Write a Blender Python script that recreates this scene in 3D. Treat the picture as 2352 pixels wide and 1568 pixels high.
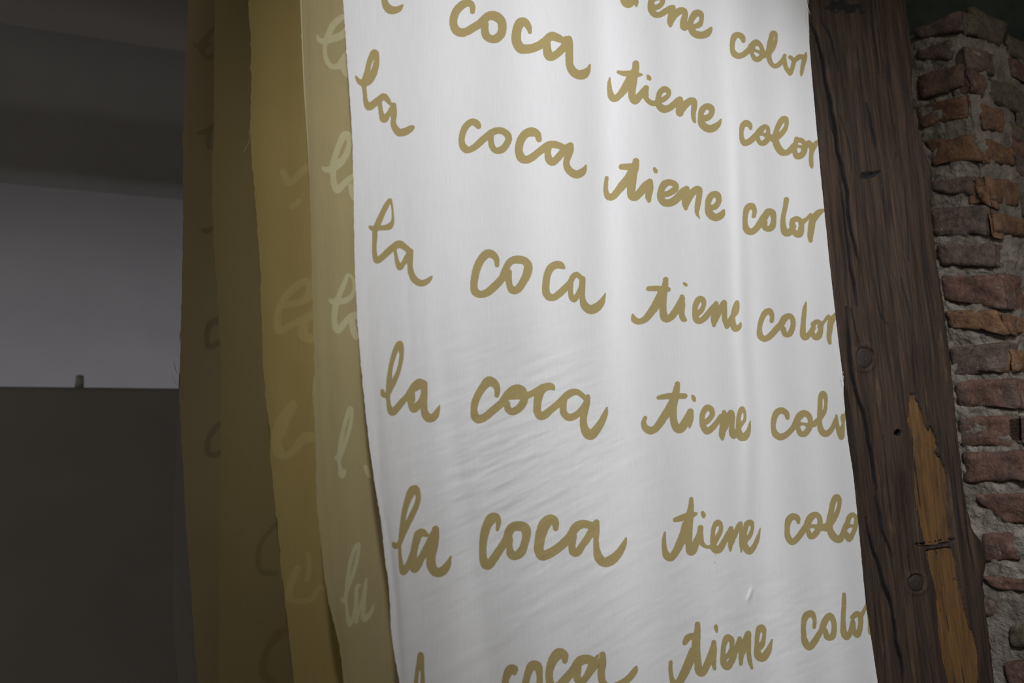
import bpy, bmesh, math, random
import numpy as np
from mathutils import Vector, Matrix, noise as mnoise

random.seed(7)
rng = np.random.default_rng(7)
scene = bpy.context.scene
for o in list(bpy.data.objects):
    bpy.data.objects.remove(o, do_unlink=True)
COL = scene.collection

# ------------------------------------------------------------------ camera
W, H, F = 2352.0, 1568.0, 1800.0
PITCH, ROLL, EYE = math.radians(10.3), math.radians(2.0), Vector((0.0, 0.0, 1.5))
RM = Matrix.Rotation(math.radians(90) + PITCH, 3, 'X') @ Matrix.Rotation(-ROLL, 3, 'Z')
cam_data = bpy.data.cameras.new('camera')
cam_data.sensor_width = 36.0
cam_data.lens = F / W * 36.0
cam_data.clip_start = 0.02
cam = bpy.data.objects.new('camera', cam_data)
COL.objects.link(cam)
cam.matrix_world = Matrix.Translation(EYE) @ RM.to_4x4()
cam_data.dof.use_dof = True
cam_data.dof.focus_distance = 1.5
cam_data.dof.aperture_fstop = 4.0
scene.camera = cam

# ------------------------------------------------------------------ world, exposure
world = bpy.data.worlds.new('world')
scene.world = world
world.use_nodes = True
wbg = world.node_tree.nodes['Background']
wbg.inputs[0].default_value = (1.0, 0.965, 0.91, 1)
wbg.inputs[1].default_value = 0.33
vs = scene.view_settings
vs.view_transform = 'Standard'
vs.look = 'None'
vs.gamma = 1.0
vs.use_curve_mapping = False
vs.exposure = 0.0
scene.cycles.max_bounces = 6
scene.cycles.diffuse_bounces = 4
scene.cycles.transmission_bounces = 4

# ------------------------------------------------------------------ geometry frame helpers
YAW = math.radians(57.0)
DIR = Vector((math.sin(YAW), math.cos(YAW), 0))          # along the hanging cloths, left to right
AWAY = Vector((-math.cos(YAW), math.sin(YAW), 0))        # from the front cloth to the ones behind it


def ray(x, y):
    return RM @ Vector(((x - W / 2) / F, -(y - H / 2) / F, -1.0))


def hit(x, y, p0, n):
    r = ray(x, y)
    return EYE + r * ((p0 - EYE).dot(n) / r.dot(n))


def at_y(x, y, depth):
    r = ray(x, y)
    return EYE + r * (depth / r.y)


RMI = np.array(RM.transposed())


def project(P):
    q = (P - np.array(EYE)) @ RMI.T
    return W / 2 + F * q[:, 0] / (-q[:, 2]), H / 2 - F * q[:, 1] / (-q[:, 2])


# ------------------------------------------------------------------ lights
def look_at(o, target):
    o.rotation_euler = (Vector(target) - o.location).to_track_quat('-Z', 'Y').to_euler()


def lamp(name, kind, loc, target, power, color=(1, 1, 1), **kw):
    d = bpy.data.lights.new(name, kind)
    d.energy = power
    d.color = color
    for k, v in kw.items():
        setattr(d, k, v)
    o = bpy.data.objects.new(name, d)
    COL.objects.link(o)
    o.location = loc
    look_at(o, target)
    return o


P_WHITE = at_y(850, 784, 1.1)
KEY_AIM = hit(1725, 735, P_WHITE, AWAY)
KEY_LOC = Vector((0.12, -1.3, 3.78))
lamp('gallery_spot', 'SPOT', KEY_LOC, KEY_AIM, 575.0, (0.98, 0.988, 1.03),
     spot_size=math.radians(37), spot_blend=1.0, shadow_soft_size=0.10)

lamp('added_pier_fill', 'SPOT', (1.30, -1.0, 3.3), at_y(2250, 520, 2.06), 105.0, (1.0, 0.97, 0.92),
     spot_size=math.radians(34), spot_blend=1.0, shadow_soft_size=0.12)  # added fill that brightens the pier and post; no such lamp is known

# ------------------------------------------------------------------ mesh helpers
def mesh_obj(name, verts, faces, mat=None, parent=None, smooth=True, uv=None, attrs=None):
    me = bpy.data.meshes.new(name)
    verts = np.asarray(verts, dtype=np.float32)
    faces = np.asarray(faces, dtype=np.int32)
    k = faces.shape[1]
    me.vertices.add(len(verts))
    me.vertices.foreach_set('co', verts.ravel())
    me.loops.add(faces.size)
    me.loops.foreach_set('vertex_index', faces.ravel())
    me.polygons.add(len(faces))
    me.polygons.foreach_set('loop_start', np.arange(0, faces.size, k, dtype=np.int32))
    me.polygons.foreach_set('loop_total', np.full(len(faces), k, dtype=np.int32))
    if smooth:
        me.polygons.foreach_set('use_smooth', np.ones(len(faces), dtype=bool))
    me.update(calc_edges=True)
    if uv is not None:
        l = me.uv_layers.new(name='UVMap')
        l.data.foreach_set('uv', np.asarray(uv, dtype=np.float32)[faces.ravel()].ravel())
    for an, av in (attrs or {}).items():
        a = me.attributes.new(an, 'FLOAT', 'POINT')
        a.data.foreach_set('value', np.asarray(av, dtype=np.float32))
    me.validate()
    o = bpy.data.objects.new(name, me)
    COL.objects.link(o)
    if mat:
        me.materials.append(mat)
    if parent:
        o.parent = parent
    return o


def grid_faces(nr, nc):
    i = np.arange(nr - 1)[:, None] * nc + np.arange(nc - 1)[None, :]
    i = i.ravel()
    return np.stack([i, i + 1, i + nc + 1, i + nc], 1)


def bm_obj(name, bm, mat=None, parent=None, smooth=False):
    me = bpy.data.meshes.new(name)
    bm.normal_update()
    bm.to_mesh(me)
    bm.free()
    if smooth:
        for p in me.polygons:
            p.use_smooth = True
    o = bpy.data.objects.new(name, me)
    COL.objects.link(o)
    if mat:
        me.materials.append(mat)
    if parent:
        o.parent = parent
    return o


def tag(o, label=None, cat=None, group=None, kind=None):
    if label: o['label'] = label
    if cat: o['category'] = cat
    if group: o['group'] = group
    if kind: o['kind'] = kind
    return o


def tube(name, pts, r, mat, parent=None, sides=5):
    bm = bmesh.new()
    rings = []
    pts = [Vector(p) for p in pts]
    for i, p in enumerate(pts):
        t = (pts[min(i + 1, len(pts) - 1)] - pts[max(i - 1, 0)]).normalized()
        a = t.cross(Vector((0.3, 0.9, 0.31))).normalized()
        b = t.cross(a)
        rr = r * (1.0 if 0 < i < len(pts) - 1 else 0.5)
        rings.append([bm.verts.new(p + (a * math.cos(k * 2 * math.pi / sides) + b * math.sin(k * 2 * math.pi / sides)) * rr) for k in range(sides)])
    for A, B in zip(rings, rings[1:]):
        for k in range(sides):
            bm.faces.new((A[k], A[(k + 1) % sides], B[(k + 1) % sides], B[k]))
    bm.faces.new(rings[0][::-1])
    bm.faces.new(rings[-1])
    return bm_obj(name, bm, mat, parent, True)


# ------------------------------------------------------------------ materials
class NT:
    def __init__(self, name):
        self.m = bpy.data.materials.new(name)
        self.m.use_nodes = True
        self.t = self.m.node_tree
        self.t.nodes.clear()
        self.out = self.t.nodes.new('ShaderNodeOutputMaterial')

    def n(self, typ, **kw):
        nd = self.t.nodes.new(typ)
        for k, v in kw.items():
            if k in nd.inputs:
                nd.inputs[k].default_value = v
            else:
                setattr(nd, k, v)
        return nd

    def l(self, a, b):
        self.t.links.new(a, b)

    def coords(self, scale, which='Object'):
        c = self.n('ShaderNodeTexCoord')
        mp = self.n('ShaderNodeMapping')
        mp.inputs['Scale'].default_value = scale
        self.l(c.outputs[which], mp.inputs[0])
        return mp.outputs[0]

    def noise(self, vec, scale, detail=3, rough=0.55, dist=0.0):
        nd = self.n('ShaderNodeTexNoise')
        nd.inputs['Scale'].default_value = scale
        nd.inputs['Detail'].default_value = detail
        nd.inputs['Roughness'].default_value = rough
        nd.inputs['Distortion'].default_value = dist
        self.l(vec, nd.inputs['Vector'])
        return nd.outputs['Fac']

    def ramp(self, fac, stops, interp='LINEAR'):
        nd = self.n('ShaderNodeValToRGB')
        cr = nd.color_ramp
        cr.interpolation = interp
        while len(cr.elements) < len(stops):
            cr.elements.new(0.5)
        for e, (p, c) in zip(cr.elements, stops):
            e.position = p
            e.color = (*c, 1) if len(c) == 3 else c
        self.l(fac, nd.inputs[0])
        return nd.outputs[0]

    def math(self, op, a, b=0.0, clamp=False):
        nd = self.n('ShaderNodeMath', operation=op)
        nd.use_clamp = clamp
        for i, v in enumerate((a, b)):
            if isinstance(v, (int, float)):
                nd.inputs[i].default_value = v
            else:
                self.l(v, nd.inputs[i])
        return nd.outputs[0]

    def mix(self, fac, a, b, mode='MIX'):
        nd = self.n('ShaderNodeMix', data_type='RGBA', blend_type=mode)
        for i, v in ((0, fac), (6, a), (7, b)):
            if isinstance(v, (int, float)):
                nd.inputs[i].default_value = v
            elif isinstance(v, tuple):
                nd.inputs[i].default_value = (*v, 1)
            else:
                self.l(v, nd.inputs[i])
        return nd.outputs[2]

    def smooth(self, v, lo, hi):
        nd = self.n('ShaderNodeMapRange', interpolation_type='SMOOTHSTEP')
        self.l(v, nd.inputs['Value'])
        nd.inputs['From Min'].default_value = lo
        nd.inputs['From Max'].default_value = hi
        return nd.outputs[0]

    def bump(self, h, strength, dist):
        nd = self.n('ShaderNodeBump')
        nd.inputs['Strength'].default_value = strength
        nd.inputs['Distance'].default_value = dist
        self.l(h, nd.inputs['Height'])
        return nd.outputs[0]

    def attr(self, name):
        nd = self.n('ShaderNodeAttribute', attribute_name=name)
        return nd.outputs['Fac']

    def principled(self, col, rough=0.8, nrm=None, spec=0.3):
        p = self.n('ShaderNodeBsdfPrincipled')
        if isinstance(col, tuple):
            p.inputs['Base Color'].default_value = (*col, 1)
        else:
            self.l(col, p.inputs['Base Color'])
        p.inputs['Roughness'].default_value = rough
        p.inputs['Specular IOR Level'].default_value = spec
        if nrm:
            self.l(nrm, p.inputs['Normal'])
        self.l(p.outputs[0], self.out.inputs[0])
        return self.m


def cloth_material(name, base, ink, trans=0.25, mottled=0.05, ink_edge=0.9, weave=0.35):
    t = NT(name)
    uv = t.coords((1, 1, 1), 'UV')
    streak = t.noise(t.coords((800, 20, 1), 'UV'), 1.0, 4, 0.65)
    streak2 = t.noise(t.coords((420, 10, 1), 'UV'), 1.0, 2, 0.6)
    weft = t.noise(t.coords((60, 1700, 1), 'UV'), 1.0, 2, 0.6)
    grain = t.noise(t.coords((560, 560, 1), 'UV'), 1.0, 3, 0.7)
    cloud = t.noise(uv, 4.5, 4, 0.55)
    wob = t.noise(t.coords((190, 190, 1), 'UV'), 1.0, 2, 0.5)
    sd = t.attr('ink')
    sd = t.math('ADD', sd, t.math('MULTIPLY', t.math('SUBTRACT', wob, 0.5), 1.6))
    mask = t.smooth(sd, -ink_edge, ink_edge)
    v = t.math('ADD', t.math('MULTIPLY', t.math('SUBTRACT', streak, 0.5), 0.20),
               t.math('MULTIPLY', t.math('SUBTRACT', streak2, 0.5), 0.07))
    v = t.math('ADD', v, t.math('MULTIPLY', t.math('SUBTRACT', weft, 0.5), 0.05))
    v = t.math('ADD', v, t.math('MULTIPLY', t.math('SUBTRACT', grain, 0.5), 0.16))
    v = t.math('ADD', v, t.math('MULTIPLY', t.math('SUBTRACT', cloud, 0.5), mottled * 2))
    v = t.math('ADD', v, 1.0)
    comb = t.n('ShaderNodeCombineColor')
    for i in range(3):
        t.l(v, comb.inputs[i])
    col = t.mix(mask, base, ink)
    col = t.mix(1.0, col, comb.outputs[0], 'MULTIPLY')
    h = t.math('ADD', t.math('MULTIPLY', streak, 0.5), t.math('MULTIPLY', weft, 0.35))
    h = t.math('ADD', h, t.math('MULTIPLY', grain, 0.4))
    nb = t.bump(h, weave, 0.0006)
    crease = t.noise(t.coords((7, 42, 1), 'UV'), 1.0, 4, 0.6, 0.6)
    nb2 = t.n('ShaderNodeBump')
    nb2.inputs['Strength'].default_value = 0.05
    nb2.inputs['Distance'].default_value = 0.006
    t.l(crease, nb2.inputs['Height'])
    t.l(nb, nb2.inputs['Normal'])
    d = t.n('ShaderNodeBsdfDiffuse')
    tr = t.n('ShaderNodeBsdfTranslucent')
    for nd in (d, tr):
        t.l(col, nd.inputs['Color'])
        t.l(nb2.outputs[0], nd.inputs['Normal'])
    ms = t.n('ShaderNodeMixShader')
    ms.inputs[0].default_value = trans
    t.l(d.outputs[0], ms.inputs[1])
    t.l(tr.outputs[0], ms.inputs[2])
    t.l(ms.outputs[0], t.out.inputs[0])
    return t.m


def plaster_material(name, a, b, scale=3.0):
    t = NT(name)
    v = t.coords((1, 1, 1))
    c = t.ramp(t.noise(v, scale, 4, 0.55), [(0.3, a), (0.7, b)])
    nb = t.bump(t.noise(v, 60, 3), 0.15, 0.004)
    return t.principled(c, 0.9, nb, 0.15)


# ------------------------------------------------------------------ room
M_GREY = plaster_material('grey_plaster', (0.25, 0.235, 0.225), (0.28, 0.265, 0.25))
M_PALE = plaster_material('pale_plaster', (0.60, 0.59, 0.63), (0.64, 0.63, 0.67))
M_DARK = plaster_material('dark_plaster', (0.27, 0.25, 0.225), (0.30, 0.28, 0.25))
M_CEIL = plaster_material('ceiling_paint', (0.33, 0.305, 0.285), (0.36, 0.335, 0.315))
M_FLOOR = plaster_material('grey_concrete_floor', (0.16, 0.15, 0.14), (0.22, 0.21, 0.20), 1.5)

WY = math.radians(68.3)
WD = Vector((math.sin(WY), math.cos(WY), 0))
WN = Vector((-math.cos(WY), math.sin(WY), 0))           # away from the camera
WP = at_y(200, 887, 4.2)
WP.z = 0
CEIL_Z = 3.85


def slab(name, p, d, n, u0, u1, depth, z0, z1, mat, bevel=0.0, segs=6, kind='structure'):
    """box whose front starts at p, running u0..u1 along d, 'depth' along n"""
    bm = bmesh.new()
    vs_ = []
    for z in (z0, z1):
        for (u, w) in ((u0, 0), (u1, 0), (u1, depth), (u0, depth)):
            q = p + d * u + n * w
            vs_.append(bm.verts.new((q.x, q.y, z)))
    for f in ((0, 1, 2, 3), (4, 7, 6, 5), (0, 4, 5, 1), (1, 5, 6, 2), (2, 6, 7, 3), (3, 7, 4, 0)):
        bm.faces.new([vs_[i] for i in f])
    bmesh.ops.recalc_face_normals(bm, faces=bm.faces)
    if bevel:
        bmesh.ops.bevel(bm, geom=list(bm.edges), offset=bevel, segments=segs, affect='EDGES', profile=0.5)
    o = bm_obj(name, bm, mat, None, bool(bevel))
    if kind:
        o['kind'] = kind
    return o


TOP_PART = hit(200, 887, WP, WN).z
BOT_SOF = hit(200, 415, WP, WN).z
slab('floor', Vector((-6, -3, 0)), Vector((1, 0, 0)), Vector((0, 1, 0)), 0, 14, 13, -0.1, 0.0, M_FLOOR)
slab('ceiling', Vector((-6, -3, 0)), Vector((1, 0, 0)), Vector((0, 1, 0)), 0, 14, 13, CEIL_Z, CEIL_Z + 0.1, M_CEIL)
slab('wall_back', WP + WN * 1.6, WD, WN, -4.5, 8.5, 0.15, 0, CEIL_Z, M_PALE)
slab('wall_left', WP, WD, WN, -4.5, 8.0, 0.14, 0, TOP_PART, M_DARK, 0.05)
prof = [(0.22, CEIL_Z), (0.22, BOT_SOF + 0.06)]  # lip and cove rounding invented to soften the shade edges of the soffit
for i in range(1, 9):
    th = math.pi / 2 * i / 8
    prof.append((0.22 - 0.06 + 0.06 * math.cos(th), BOT_SOF + 0.06 - 0.06 * math.sin(th)))
for i in range(0, 9):
    th = math.pi / 2 * i / 8
    prof.append((0.06 - 0.06 * math.sin(th), BOT_SOF + 0.06 - 0.06 * math.cos(th)))
CV = CEIL_Z - BOT_SOF - 0.10
for i in range(0, 25):
    th = math.pi / 2 * i / 24
    prof.append((-1.1 * CV * (1 - math.cos(th)), CEIL_Z - CV + CV * math.sin(th)))
V = []
for u in (-4.5, 8.0):
    for w_, z_ in prof:
        q = WP + WD * u + WN * w_
        V.append((q.x, q.y, z_))
n_ = len(prof)
sof = mesh_obj('trim_1', V, [(i, i + 1, n_ + i + 1, n_ + i) for i in range(n_ - 1)], M_GREY)
sof['kind'] = 'structure'
mid = WP + WN * 0.55
lamp('cove_lamp', 'AREA', (mid.x + WD.x * 0.4, mid.y + WD.y * 0.4, 1.35), mid + WD * 0.4 + WN * 1.0 + Vector((0, 0, 2.9)), 7.4,
     (0.97, 0.97, 1.0), shape='RECTANGLE', size=5.0, size_y=0.25)

# small fitting standing on the partition
pp = hit(183, 872, WP + WN * 0.07, WN)
bm = bmesh.new()
bmesh.ops.create_cone(bm, cap_ends=True, segments=16, radius1=0.023, radius2=0.019, depth=0.07)
bmesh.ops.bevel(bm, geom=[e for e in bm.edges if e.is_boundary is False and len(e.link_faces) == 2 and e.calc_face_angle(0) > 1.0], offset=0.004, segments=2, affect='EDGES')
t = NT('olive_metal')
M_PEG = t.principled((0.38, 0.385, 0.33), 0.6)
peg = bm_obj('peg', bm, M_PEG, None, True)
peg.location = (pp.x, pp.y, TOP_PART + 0.035)
tag(peg, 'small blurred olive peg standing on the dark partition ledge at far left', 'peg')

# ------------------------------------------------------------------ handwriting traced as strokes: (x, y, radius) in crop units
def crop(ox, oy, s):
    return lambda strokes: [[(ox + x / s, oy + y / s, r / s) for x, y, r in st] for st in strokes]


C1, C2, C3 = crop(780, 0, 3.734), crop(1350, 0, 3.734), crop(780, 400, 3.734)
C4, C5, C6 = crop(1350, 360, 3.408), crop(840, 760, 3.92), crop(1440, 820, 3.92)
C7, C8 = crop(860, 1100, 3.35), crop(1460, 1120, 3.5)

la_A = C1([[(138,652,6),(165,695,20),(205,712,30),(250,690,34),(290,630,30),(312,560,25),(318,500,22),(300,455,32),(275,490,26),(250,550,22),(235,620,22),(214,690,24),(210,740,19),(216,800,17),(222,860,20),(240,908,27),(262,915,30),(300,885,30),(345,850,28),(378,828,28),(410,855,22),(432,888,14)],
  [(345,860,16),(350,930,18),(362,990,22),(382,1018,34),(410,990,22),(440,940,18),(460,905,24)],
  [(462,903,24),(466,980,24),(460,1050,22),(475,1095,28),(510,1135,32),(560,1130,32),(605,1105,28),(628,1090,16)]])
coca_A = C1([[(1190,1082,24),(1172,1058,30),(1135,1045,28),(1090,1075,28),(1060,1130,27),(1047,1190,25),(1052,1240,28),(1075,1275,32),(1110,1285,26),(1160,1260,27),(1210,1215,29),(1260,1170,28),(1300,1140,28)],
  [(1300,1140,30),(1340,1122,28),(1390,1122,28),(1435,1150,28),(1450,1190,28),(1430,1240,28),(1395,1280,30),(1345,1292,26),(1310,1260,25),(1298,1210,24),(1297,1160,24)],
  [(1710,1195,24),(1695,1150,30),(1650,1131,38),(1600,1145,36),(1560,1190,34),(1540,1250,33),(1540,1310,34),(1560,1355,36),(1600,1370,33),(1650,1350,32),(1700,1310,30),(1760,1265,32),(1800,1240,30),(1850,1240,30),(1900,1255,26),(1930,1270,18)],
  [(1790,1260,30),(1785,1310,26),(1795,1365,32),(1825,1390,32),(1860,1365,30),(1900,1320,30),(1940,1270,26),(1980,1245,25)],
  [(1985,1245,22),(1980,1290,27),(1960,1340,28),(1945,1390,26),(1955,1440,30),(1985,1475,32),(2030,1495,34),(2075,1480,32),(2100,1450,20),(2112,1418,6)]])
coca_0 = C1([[(1140,100,20),(1138,50,24),(1105,25,30),(1055,40,34),(1005,90,34),(980,150,33),(978,210,33),(1000,260,36),(1045,280,36),(1095,268,34),(1150,235,34),(1200,205,34),(1235,170,34)],
  [(1240,165,34),(1285,135,36),(1340,140,40),(1385,180,38),(1395,230,36),(1385,290,36),(1345,330,36),(1300,335,32),(1260,310,34),(1245,260,32),(1245,205,32)],
  [(1632,275,16),(1620,230,26),(1590,190,32),(1550,195,40),(1525,245,38),(1515,310,40),(1520,365,40),(1555,415,42),(1610,420,38),(1665,410,36),(1720,385,36),(1765,350,34),(1815,310,36),(1870,325,34),(1915,345,26),(1945,335,26)],
  [(1775,360,34),(1780,420,34),(1790,470,38),(1815,490,32),(1860,465,32),(1905,425,32),(1945,380,32)],
  [(1965,335,28),(1970,380,32),(1970,440,32),(1970,500,32),(1975,560,32),(2000,610,36),(2045,640,38),(2095,635,40),(2130,600,22),(2148,552,5)]])
la_0 = C1([[(362,-60,24),(382,-10,24),(395,40,30),(425,78,36),(462,88,32),(510,75,24),(540,44,7)], [(250,-330,30),(240,-220,24),(235,-120,24),(290,-120,26),(350,-150,24),(362,-60,24)]])
tiene_m1 = C2([[(300,-60,28),(315,5,34),(345,32,36),(385,5,34),(410,-50,30)], [(405,-30,26),(412,20,22),(418,55,6)],
  [(560,62,24),(600,60,22),(635,30,20),(640,-10,22),(600,-25,26),(555,-5,28),(540,50,26),(550,95,28),(580,125,26),(620,125,24),(670,95,26),(710,70,24)],
  [(730,65,22),(725,110,30),(710,180,28),(708,220,14)], [(715,190,20),(745,130,28),(790,95,30),(825,95,26),(835,130,24),(822,180,28),(820,230,26),(840,245,16),(868,205,20)],
  [(870,200,20),(905,225,18),(955,213,24),(975,170,18),(968,120,24),(928,115,30),(893,160,26),(880,215,22),(895,265,28),(930,295,30),(980,302,30),(1025,285,30),(1050,255,18),(1058,240,10)]])
color_m1 = C2([[(1335,352,16),(1325,320,24),(1295,300,24),(1260,310,26),(1242,360,22),(1240,420,20),(1255,460,26),(1290,480,24),(1330,470,24),(1370,440,24),(1410,405,26)],
  [(1400,400,26),(1440,365,26),(1478,385,18),(1497,430,18),(1500,470,20),(1468,505,22),(1435,505,20),(1408,460,16),(1412,420,20)], [(1420,428,13),(1455,440,12),(1490,455,18)],
  [(1500,475,26),(1535,462,26),(1570,430,26),(1600,380,20),(1616,330,12),(1608,290,18),(1585,285,20),(1572,330,22),(1560,400,26),(1552,470,22),(1565,530,20),(1595,565,18),(1630,560,20),(1670,520,20),(1690,475,14)],
  [(1690,470,8),(1690,530,18),(1700,580,18),(1735,628,20)], [(1735,490,16),(1765,520,18),(1758,570,18),(1742,620,18)], [(1775,520,18),(1810,490,22),(1838,488,20)],
  [(1872,455,8),(1860,500,20),(1845,560,18),(1835,620,14),(1830,650,5)]])
tiene_0 = C2([[(188,668,6),(185,720,16),(190,780,22),(205,830,30),(235,845,28),(275,815,28),(320,755,34),(360,690,38),(390,630,36)],
  [(412,545,27),(410,590,30),(395,650,34),(385,720,34),(378,790,30),(385,840,32),(408,865,30),(440,830,30),(475,790,30),(500,755,24)], [(262,618,14),(310,630,22),(360,630,24),(420,640,22),(465,640,8)],
  [(515,650,10),(525,668,18),(538,685,6)], [(498,755,22),(495,800,26),(505,850,20),(545,882,22),(590,885,22),(620,868,20),(660,845,22),(692,815,18),(690,780,22),(655,765,25),(622,790,23),(605,840,23),(610,900,28),(650,935,32),(700,925,28),(740,895,28),(775,860,26)],
  [(790,850,24),(795,900,32),(790,960,34),(795,985,14)], [(800,950,28),(840,895,30),(880,865,28),(910,870,26),(912,920,24),(905,980,20),(912,1030,16),(922,1050,6)],
  [(985,1012,26),(1030,1008,26),(1065,965,22),(1055,925,28),(1015,912,24),(980,945,26),(968,1000,22),(978,1060,30),(1020,1098,32),(1070,1100,32),(1115,1070,24),(1145,1022,5)]])
color_0 = C2([[(1398,1105,10),(1390,1075,22),(1360,1055,26),(1330,1075,24),(1318,1130,18),(1322,1190,20),(1345,1225,26),(1390,1210,26),(1430,1175,26),(1465,1140,26)],
  [(1470,1130,28),(1510,1090,22),(1542,1095,17),(1547,1140,18),(1545,1190,22),(1510,1225,24),(1475,1222,18),(1455,1180,18)], [(1460,1152,16),(1500,1150,13),(1540,1165,22),(1590,1185,26)],
  [(1590,1190,28),(1640,1165,24),(1690,1110,20),(1705,1060,17),(1700,1020,20),(1670,1025,25),(1640,1070,24),(1615,1130,22),(1608,1190,26),(1625,1250,30),(1660,1300,30),(1700,1310,24),(1740,1285,26),(1770,1250,26)],
  [(1790,1190,18),(1780,1240,20),(1775,1290,20),(1790,1335,26),(1825,1335,26),(1855,1300,24),(1862,1250,20),(1840,1208,20),(1800,1200,22)], [(1785,1252,14),(1830,1258,12),(1860,1270,20)],
  [(1850,1280,22),(1880,1240,22),(1898,1215,13),(1915,1250,22),(1925,1290,22)], [(1968,1210,8),(1945,1245,24),(1922,1290,20),(1915,1350,18),(1918,1410,18),(1922,1440,6)]])
tiene_A = C4([[(148,165,14),(142,220,16),(142,270,18),(160,310,26),(195,312,26),(230,275,28),(270,225,32),(310,180,34),(345,130,36)],
  [(377,35,25),(370,80,30),(350,140,36),(345,200,34),(340,260,32),(345,305,32),(375,315,28),(410,280,30),(450,230,32),(485,200,26)], [(265,78,22),(310,78,24),(360,75,26)],
  [(522,95,12),(532,112,16),(535,122,8)], [(485,195,24),(485,250,28),(475,310,24),(480,345,14)],
  [(580,298,20),(630,288,23),(682,255,24),(685,220,23),(645,200,23),(600,215,28),(572,270,24),(570,320,26),(600,358,28),(650,358,30),(700,325,30),(740,275,26),(770,250,22)],
  [(775,248,20),(775,300,30),(765,360,28),(768,405,14)], [(770,370,24),(800,310,26),(840,260,26),(875,255,20),(872,310,22),(860,380,22),(855,440,14),(875,482,4)],
  [(955,402,22),(1000,388,22),(1025,345,21),(1015,300,25),(980,295,24),(950,330,24),(940,390,22),(955,445,30),(1000,475,28),(1045,455,26),(1065,420,10)]])
color_A = C4([[(1300,465,16),(1305,420,18),(1285,385,24),(1250,400,24),(1235,450,20),(1232,520,20),(1245,570,26),(1280,588,24),(1320,560,24),(1355,510,26),(1380,470,26)],
  [(1385,470,28),(1410,430,24),(1445,440,26),(1455,490,20),(1445,545,24),(1415,565,22),(1385,550,22),(1380,510,26)],
  [(1555,335,20),(1545,400,18),(1530,470,18),(1530,540,22),(1545,590,28),(1580,590,26),(1610,545,22)],
  [(1605,500,22),(1635,485,20),(1668,505,20),(1672,550,22),(1660,600,28),(1630,602,24),(1605,570,20),(1600,520,22)],
  [(1670,520,22),(1715,485,14),(1745,455,14)], [(1840,420,14),(1800,445,26),(1760,500,26),(1750,560,26),(1742,620,22),(1745,655,16)]])
la_B = C3([[(252,445,5),(280,465,20),(330,462,20),(390,458,22),(430,445,26),(455,400,13),(455,320,8),(445,250,9),(432,220,14),(400,270,22),(365,340,23),(335,410,25),(305,480,22),(302,550,20),(298,620,18),(302,690,20),(320,740,26),(360,715,26),(410,670,28),(455,630,28),(510,600,32),(560,625,26),(605,665,24)],
  [(475,650,14),(485,710,14),(500,770,20),(518,800,23),(545,768,20),(578,715,24),(605,670,26)], [(610,660,22),(605,720,24),(605,790,22),(615,850,26),(645,905,28),(700,935,28),(755,915,22),(785,885,12),(796,872,3)]])
coca_B = C3([[(1350,780,18),(1345,730,24),(1315,690,31),(1265,682,36),(1215,730,34),(1180,800,33),(1160,880,32),(1152,960,30),(1165,1010,34),(1210,1030,30),(1265,1015,32),(1320,970,34),(1375,915,32),(1410,865,30)],
  [(1405,870,32),(1430,800,28),(1470,745,30),(1530,732,34),(1590,745,32),(1617,790,36),(1605,860,36),(1570,930,32),(1530,985,32),(1485,995,32),(1460,960,27),(1450,900,26),(1450,840,26)],
  [(1920,800,16),(1890,778,30),(1850,778,32),(1805,810,32),(1780,870,30),(1770,940,30),(1770,1010,32),(1795,1050,32),(1840,1055,28),(1890,1020,30),(1940,970,28),(1975,930,24),(2005,875,24),(2035,860,22),(2065,885,20)],
  [(1985,940,20),(1980,1000,20),(1990,1055,24),(2015,1075,22),(2040,1035,20),(2070,970,19),(2082,910,24)], [(2085,895,22),(2085,960,22),(2082,1030,22),(2085,1080,26),(2105,1130,34),(2150,1160,38),(2200,1145,38),(2245,1100,28),(2280,1022,4)]])
tiene_B = C4([[(352,1235,8),(365,1275,24),(405,1290,22),(455,1265,26),(500,1210,30),(540,1150,34),(575,1080,34)],
  [(610,960,20),(605,1010,24),(590,1080,30),(590,1150,26),(590,1220,28),(605,1260,32),(640,1262,26),(680,1220,28),(715,1160,26),(738,1110,22)], [(475,1032,18),(530,1030,20),(590,1035,22),(630,1038,18)],
  [(755,992,10),(768,1002,12),(774,1008,6)], [(738,1095,18),(740,1160,22),(735,1220,22),(745,1265,22),(765,1278,12)],
  [(850,1232,22),(885,1207,20),(908,1160,17),(900,1120,22),(870,1115,23),(845,1160,22),(838,1220,19),(850,1270,26),(880,1285,22),(920,1255,24),(960,1205,22),(990,1165,18)],
  [(1005,1145,16),(1000,1200,24),(990,1270,26),(988,1318,14)], [(990,1290,22),(1020,1225,24),(1050,1165,22),(1070,1140,18),(1070,1200,20),(1072,1270,20),(1090,1325,20)],
  [(1090,1330,16),(1125,1260,18),(1168,1215,13),(1178,1165,9),(1168,1135,12),(1148,1180,15),(1136,1240,17),(1135,1300,24),(1155,1345,24),(1185,1330,18),(1197,1300,6)]])
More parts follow.
